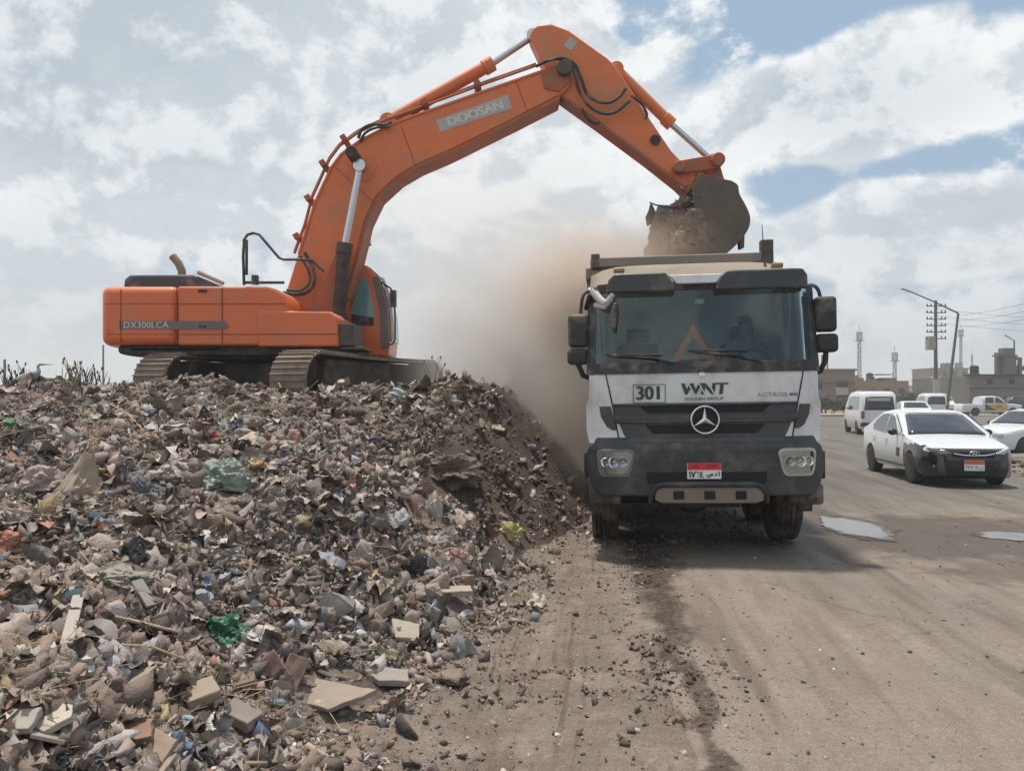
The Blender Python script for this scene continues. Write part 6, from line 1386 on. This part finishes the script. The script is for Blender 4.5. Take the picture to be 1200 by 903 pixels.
# flat slabs and boards
SLABS = [
 (390, 817, [(-44, -26), (-20, -32), (30, 22), (44, 34), (26, 38), (-12, 36), (-46, 0)], .035, (.28, .225, .18), 'slab', 'large flat tan slab at the foot of the heap beside the track', 'the large flat slab', (10, -14, 20)),
 (457, 806, [(-20, -14), (20, -12), (24, 10), (-10, 16), (-22, 6)], .05, (.27, .235, .21), 'slab', 'small grey slab just right of the large flat slab', 'the small grey slab', (8, 6, 0)),
 (55, 872, [(-26, -16), (20, -18), (27, -2), (10, 18), (-24, 12)], .04, (.48, .43, .35), 'slab', 'pale cream stone slab in the bottom left rubble', 'the pale cream slab', (24, 6, 0)),
 (152, 815, [(-24, -14), (26, -18), (12, 16), (-26, 14)], .015, (.33, .265, .21), 'board', 'tilted tan board in the lower heap', 'the tilted tan board', (28, -12, -20)),
 (530, 705, [(-20, -9), (22, -10), (24, 8), (-18, 9)], .06, (.33, .275, .225), 'slab', 'tan block with a flat top among the edge stones', 'the flat-topped tan block', (4, 0, 8)),
 (235, 832, [(-20, -14), (18, -14), (20, 12), (-18, 14)], .07, (.31, .245, .19), 'block', 'tan concrete block left of the large flat slab', 'the tan concrete block', (20, -10, 30)),
 (283, 857, [(-22, -13), (22, -10), (20, 14), (-20, 12)], .07, (.21, .175, .15), 'block', 'grey-brown block left of the foot of the large slab', 'the grey-brown block', (10, 14, -15)),
 (582, 508, [(-12, -6), (12, -5), (9, 6), (-10, 5)], .03, (.36, .285, .22), 'slab', 'light stone flake in the dark soil of the flank', 'the light flake', (25, 10, 0)),
 (475, 752, [(-16, -14), (18, -10), (14, 14), (-14, 14)], .05, (.36, .31, .25), 'slab', 'pale broken slab above the small grey slab', 'the pale broken slab', (26, 12, 20)),
 (155, 877, [(-22, -12), (20, -16), (24, 12), (-18, 14)], .03, (.25, .15, .105), 'slab', 'reddish tile piece in the bottom rubble', 'the reddish tile', (22, -8, 10)),
 (185, 893, [(-24, -14), (14, -16), (24, 16), (-10, 18)], .03, (.29, .225, .17), 'slab', 'tan tile piece beside the reddish tile', 'the tan tile', (30, 12, -30)),
 (60, 800, [(-30, -10), (34, -12), (40, 8), (-26, 12)], .03, (.28, .22, .17), 'board', 'broken tan panel beside the turquoise scrap', 'the broken tan panel', (18, 14, 15)),
 (20, 862, [(-22, -12), (22, -14), (18, 12), (-20, 14)], .04, (.36, .32, .28), 'slab', 'grey-white tile left of the pale cream slab', 'the grey-white tile', (30, 4, 12))]
for px, py, pts, th, col, nm, lb, ld, rot in SLABS:
    k = pxs(px, py, 1); mb = plate_([(a * k, -b * k * 1.15) for a, b in pts], th * .8, px % 17); o = mb.build(nm, cm(col, .9, .3), None, .006); tag(o, lb, nm); place(o, px, py, th * .8 + .02, 0, ld); o.rotation_euler = tuple(R(a) for a in (rot[0], rot[1], rot[2]))
# bricks
for i, (px, py, rz, rx, lb, ld) in enumerate(((322, 797, .5, .5, 'purplish red brick leaning by the large slab, outer one of the two', 'the outer red brick'), (343, 803, .2, .75, 'brownish red brick leaning by the large slab, inner one of the two', 'the inner red brick'))):
    k = pxs(px, py, 1); o = chip(MB().box((0, 0, 0), (.11, .065, .2)), i + 2, .007).build('brick', cm((.20, .115, .105) if i == 0 else (.23, .155, .125), .9, .35), None, .008); tag(o, lb, 'brick'); place(o, px, py, .05, 0, ld); o.rotation_euler = (R(-20), R(-28 + 50 * i), rz)
# boulders
for i, (px, py, w, h, col, lb, ld) in enumerate(((530, 564, 62, 40, (.12, .092, .072), 'large brown clay boulder on the dark flank of the heap', 'the brown clay boulder'), (500, 760 - 60, 36, 26, (.26, .215, .18), 'round grey-brown stone above the pale broken slab', 'the round grey-brown stone'), (572, 660, 26, 28, (.22, .19, .165), 'upright grey stone at the tip of the stone row', 'the upright grey stone'))):
    k = pxs(px, py, 1); o = blob((0, 0, 0), (w * k / 2, w * k * .42, h * k * .50), 60 + i, .34 if i == 0 else .2, 1.4, 5 if i == 0 else 4, i == 0).build('boulder', cm(col, .95, .3)); tag(o, lb, 'boulder'); place(o, px, py, h * k * .12, 0, ld)
# planks, sticks and stalks
STK = [(5, 520, 56, 507, .022, (.33, .26, .19), 'plank', 'weathered plank lying towards the photo edge, high on the heap', 1), (62, 510, 100, 545, .010, (.36, .38, .33), 'stick', 'pale greenish stick below the plank', 0), (98, 768, 245, 796, .008, (.42, .33, .19), 'reed', 'long yellow reed lying across the lower heap', 0), (135, 740, 208, 762, .016, (.33, .27, .20), 'lath', 'tan lath above the long yellow reed', 1),
       (202, 655, 190, 690, .012, (.38, .30, .20), 'reed', 'bent pale reed right of the small black bag', 0), (92, 720, 78, 780, .016, (.34, .30, .27), 'lath', 'grey splintered lath beside the sky-blue scrap', 1), (130, 482, 175, 520, .009, (.33, .25, .17), 'stick', 'thin tan stick above the yellow scrap', 0), (160, 700, 178, 735, .02, (.27, .25, .23), 'lath', 'grey pointed lath under the wide grey bundle', 1), (290, 470, 330, 492, .012, (.30, .24, .18), 'stick', 'brown stick below the excavator belly', 0), (35, 895, 75, 905, .02, (.30, .26, .23), 'lath', 'lath at the bottom photo edge', 1)]
for a, b, c_, d_, r_, col, nm, lb, flat in STK:
    p = hit([a, c_], [b, d_]); A, B = Vector(p[0]), Vector(p[1]); A.z += .05; B.z += .05; m_ = (A + B) / 2 + Vector((0, 0, .03))
    if flat:
        mb = MB(); d = (B - A); L_ = d.length; mb.box((0, 0, 0), (L_, r_ * 3.4, r_ * .8)); o = mb.build(nm, cm(col, .85, .3), None, .003); o.location = m_; o.rotation_euler = d.to_track_quat('X', 'Z').to_euler()
    else: 
        mb = MB(); mb.tube([Vector((0, 0, 0)), m_ - A + Vector((0, 0, .02)), B - A], [r_, r_ * .9, r_ * .6], 7); o = mb.build(nm, cm(col, .85, .2)); o.location = A
    tag(o, lb, nm)
gc = MB(); gc.box((0, 0, 0), (.19, .11, .05)); o = gc.build('carton', cm((.03, .16, .06), .5, .15), None, .01); tag(o, 'green carton at the photo edge above the plank', 'carton'); place(o, 17, 505, .06, .7); o.rotation_euler = (.4, .35, .5)
# ------------------------------------------------------------------ single lumps of rubble: each one an object
PAL = [('tan', (.29, .232, .185)), ('brown', (.17, .13, .10)), ('grey', (.245, .225, .205)), ('pale', (.37, .33, .285)), ('dark', (.095, .078, .066)), ('reddish', (.235, .14, .105))]
PW = [.30, .19, .2, .13, .10, .08]
SH = [('chunk', 'concrete_chunk', 'angular', 13, .75, .55), ('stone', 'stone', 'rounded', 22, .72, 0.), ('shard', 'tile_shard', 'flat', 10, .22, .65), ('brickbat', 'brickbat', 'blocky', 14, .55, .85)]
ROCK = {}
def rock_mesh(si, pi, var):
    k = (si, pi, var)
    if k not in ROCK:
        V, F = rock_proto(SH[si][3], SH[si][4], 100 + si * 10 + var, SH[si][5]); bm = bmesh.new(); vs_ = [bm.verts.new(v) for v in V]
        for f in F:
            try: bm.faces.new([vs_[i] for i in f])
            except Exception: pass
        bmesh.ops.dissolve_limit(bm, angle_limit=R(9), verts=bm.verts[:], edges=bm.edges[:])
        bmesh.ops.bevel(bm, geom=bm.edges[:], offset=.035 if si != 1 else .08, segments=2, affect='EDGES', clamp_overlap=True)
        bmesh.ops.triangulate(bm, faces=bm.faces[:]); bmesh.ops.subdivide_edges(bm, edges=bm.edges[:], cuts=1, use_grid_fill=True)
        o = Vector((var * 3.3, si * 7.7, 1.1))
        for v in bm.verts: v.co *= 1 + .10 * mnoise.noise(v.co * 4 + o) + .05 * mnoise.noise(v.co * 11 + o)
        me = bpy.data.meshes.new(SH[si][1]); bmesh.ops.recalc_face_normals(bm, faces=bm.faces[:]); bm.to_mesh(me); bm.free(); smooth(me, 40)
        me.materials.append(cm(PAL[pi][1], .92, .35)); ROCK[k] = me
    return ROCK[k]
g = np.random.default_rng(77); used = {o['label'] for o in bpy.data.objects if 'label' in o}
spots = []
def edge_row(): # stones lying along the foot of the heap
    for px, py, w in ((465, 697, 26), (447, 722, 26), (515, 690, 30), (545, 684, 24), (560, 656, 20), (580, 652, 14), (583, 690, 20), (480, 735, 30), (432, 742, 34), (420, 770, 30), (505, 722, 26), (552, 672, 18), (590, 672, 15), (604, 640, 15), (560, 628, 16), (590, 612, 14), (617, 632, 12), (436, 795, 22), (345, 860, 30), (320, 872, 34), (300, 890, 30), (405, 752, 26), (385, 770, 34), (640, 625, 12), (660, 612, 12), (572, 700, 13), (520, 742, 18), (497, 738, 22), (470, 828, 11), (613, 812, 12), (540, 792, 8), (680, 742, 7), (612, 805, 10)): yield px, py, w
for px, py, w in edge_row(): spots.append((px, py, w, 1))
while len(spots) < 285:
    px = g.uniform(0, 600); py = 470 + 425 * g.uniform() ** .72
    spots.append((px, py, float(np.clip(np.exp(g.normal(math.log(21), .42)) * (.40 + .85 * (py - 460) / 440), 7, 58)), 0))
P3 = hit([s[0] for s in spots], [s[1] for s in spots]); done = []
for (px, py, w, ed), p in zip(spots, P3):
    if np.isnan(p[0]): continue
    D = float(xe(p[1]) - p[0])
    if not ed and (D < -.02 or bool(fresh(p[None])[0])): continue
    s = w * p[1] / FPX
    if any((a - p[0]) ** 2 + (b - p[1]) ** 2 < (.42 * (s + c_)) ** 2 for a, b, c_ in done): continue
    done.append((p[0], p[1], s))
    si = int(g.choice(4, p=[.36, .22 if not ed else .5, .24, .18] / np.sum([.36, .22 if not ed else .5, .24, .18]))); pi = int(g.choice(6, p=np.array(PW) / sum(PW)))
    if SH[si][0] == 'brickbat' and g.uniform() < .5: pi = 5
    near = sorted(LAND, key=lambda l: (l[2] - px) ** 2 + (l[3] - py) ** 2)[:9]; lab = None
    size = 'big ' if s > .2 else ('small ' if s < .09 else '')
    for l in near:
        dx, dy = px - l[2], py - l[3]
        rel = ('to the lorry side of' if dx > 0 else 'to the outer side of') if abs(dx) > abs(dy) * 1.2 else ('just below' if dy > 0 else 'just above')
        t_ = f'{size}{SH[si][2]} {PAL[pi][0]} {SH[si][0]} {rel} {l[4]}'
        if t_ not in used: lab = t_; break
    if not lab: continue
    used.add(lab)
    o = bpy.data.objects.new(SH[si][1], rock_mesh(si, pi, int(g.integers(0, 5)))); COL.objects.link(o)
    o.location = (p[0], p[1], p[2] + s * (.06 if si == 2 else .14)); o.scale = tuple(s * g.uniform(.85, 1.15, 3)); o.rotation_euler = (g.normal() * .45, g.normal() * .45, g.uniform(0, 6.28))
    tag(o, lab, SH[si][0], 'loose lumps of rubble on the heap')
# ------------------------------------------------------------------ dust blown off the bucket
def dust(c, d, dens, col, seed, rot=0, scale=1.6, lo=.42, hi=.72):
    m = bpy.data.materials.new('dust'); m.use_nodes = True; t = NT(m.node_tree); co = t.n('ShaderNodeTexCoord').outputs['Object']
    ln = t.n('ShaderNodeVectorMath', operation='LENGTH', i_0=co).outputs['Value']
    off = t.n('ShaderNodeVectorMath', operation='ADD', i_0=co, i_1=(seed * 3.1, seed * 1.7, seed)).outputs[0]
    n = t.noise(off, scale, 7, .62, .9)
    f = t.math('MULTIPLY', t.ss(t.math('ADD', ln, t.math('MULTIPLY', t.math('SUBTRACT', n, .5), .9)), .15, .95, 1, 0), t.ss(n, lo, hi, .25, 1))
    v = t.n('ShaderNodeVolumePrincipled', i_Color=(*col, 1), i_Density=t.math('MULTIPLY', f, dens), i_Anisotropy=.15)
    t.link(v.outputs[0], t.n('ShaderNodeOutputMaterial').inputs['Volume'])
    o = blob((0, 0, 0), (1, 1, 1), seed, 0, 1, 3).build('dust', m); o.location = c; o.scale = d; o.rotation_euler = (0, R(rot), 0); tag(o, kind='stuff'); return o
if DUST:
    dust(P(645, 440, 14.6), (3.3, 1.9, 3.9), 2.2, (.97, .91, .85), 4, 0, 2.0, .38, .60)
    dust(P(690, 340, 13.6), (2.0, 1.4, 1.5), 2.2, (.86, .74, .64), 9, -20, 2.4, .40, .58)
    dust(P(668, 500, 13.0), (1.1, 1.0, 2.0), 1.4, (.90, .81, .73), 13, 0, 2.2, .40, .58)
    dust(P(560, 330, 15.8), (4.0, 1.6, 4.0), .50, (.96, .95, .94), 2, 25, 1.8, .38, .62)
    dust(P(785, 292, 14.0), (1.2, 1.1, .8), 1.6, (.66, .52, .42), 6, 0, 2.)
if HAZE:
    hz = MB().box((0, 285, 12.5), (1240, 680, 28)).build('haze', None); tag(hz, kind='stuff')
    m = bpy.data.materials.new('haze'); m.use_nodes = True; t = NT(m.node_tree)
    v = t.n('ShaderNodeVolumePrincipled', i_Color=(.86, .88, .90, 1), i_Density=HAZE, i_Anisotropy=.25); t.link(v.outputs[0], t.n('ShaderNodeOutputMaterial').inputs['Volume'])
    hz.data.materials.append(m)
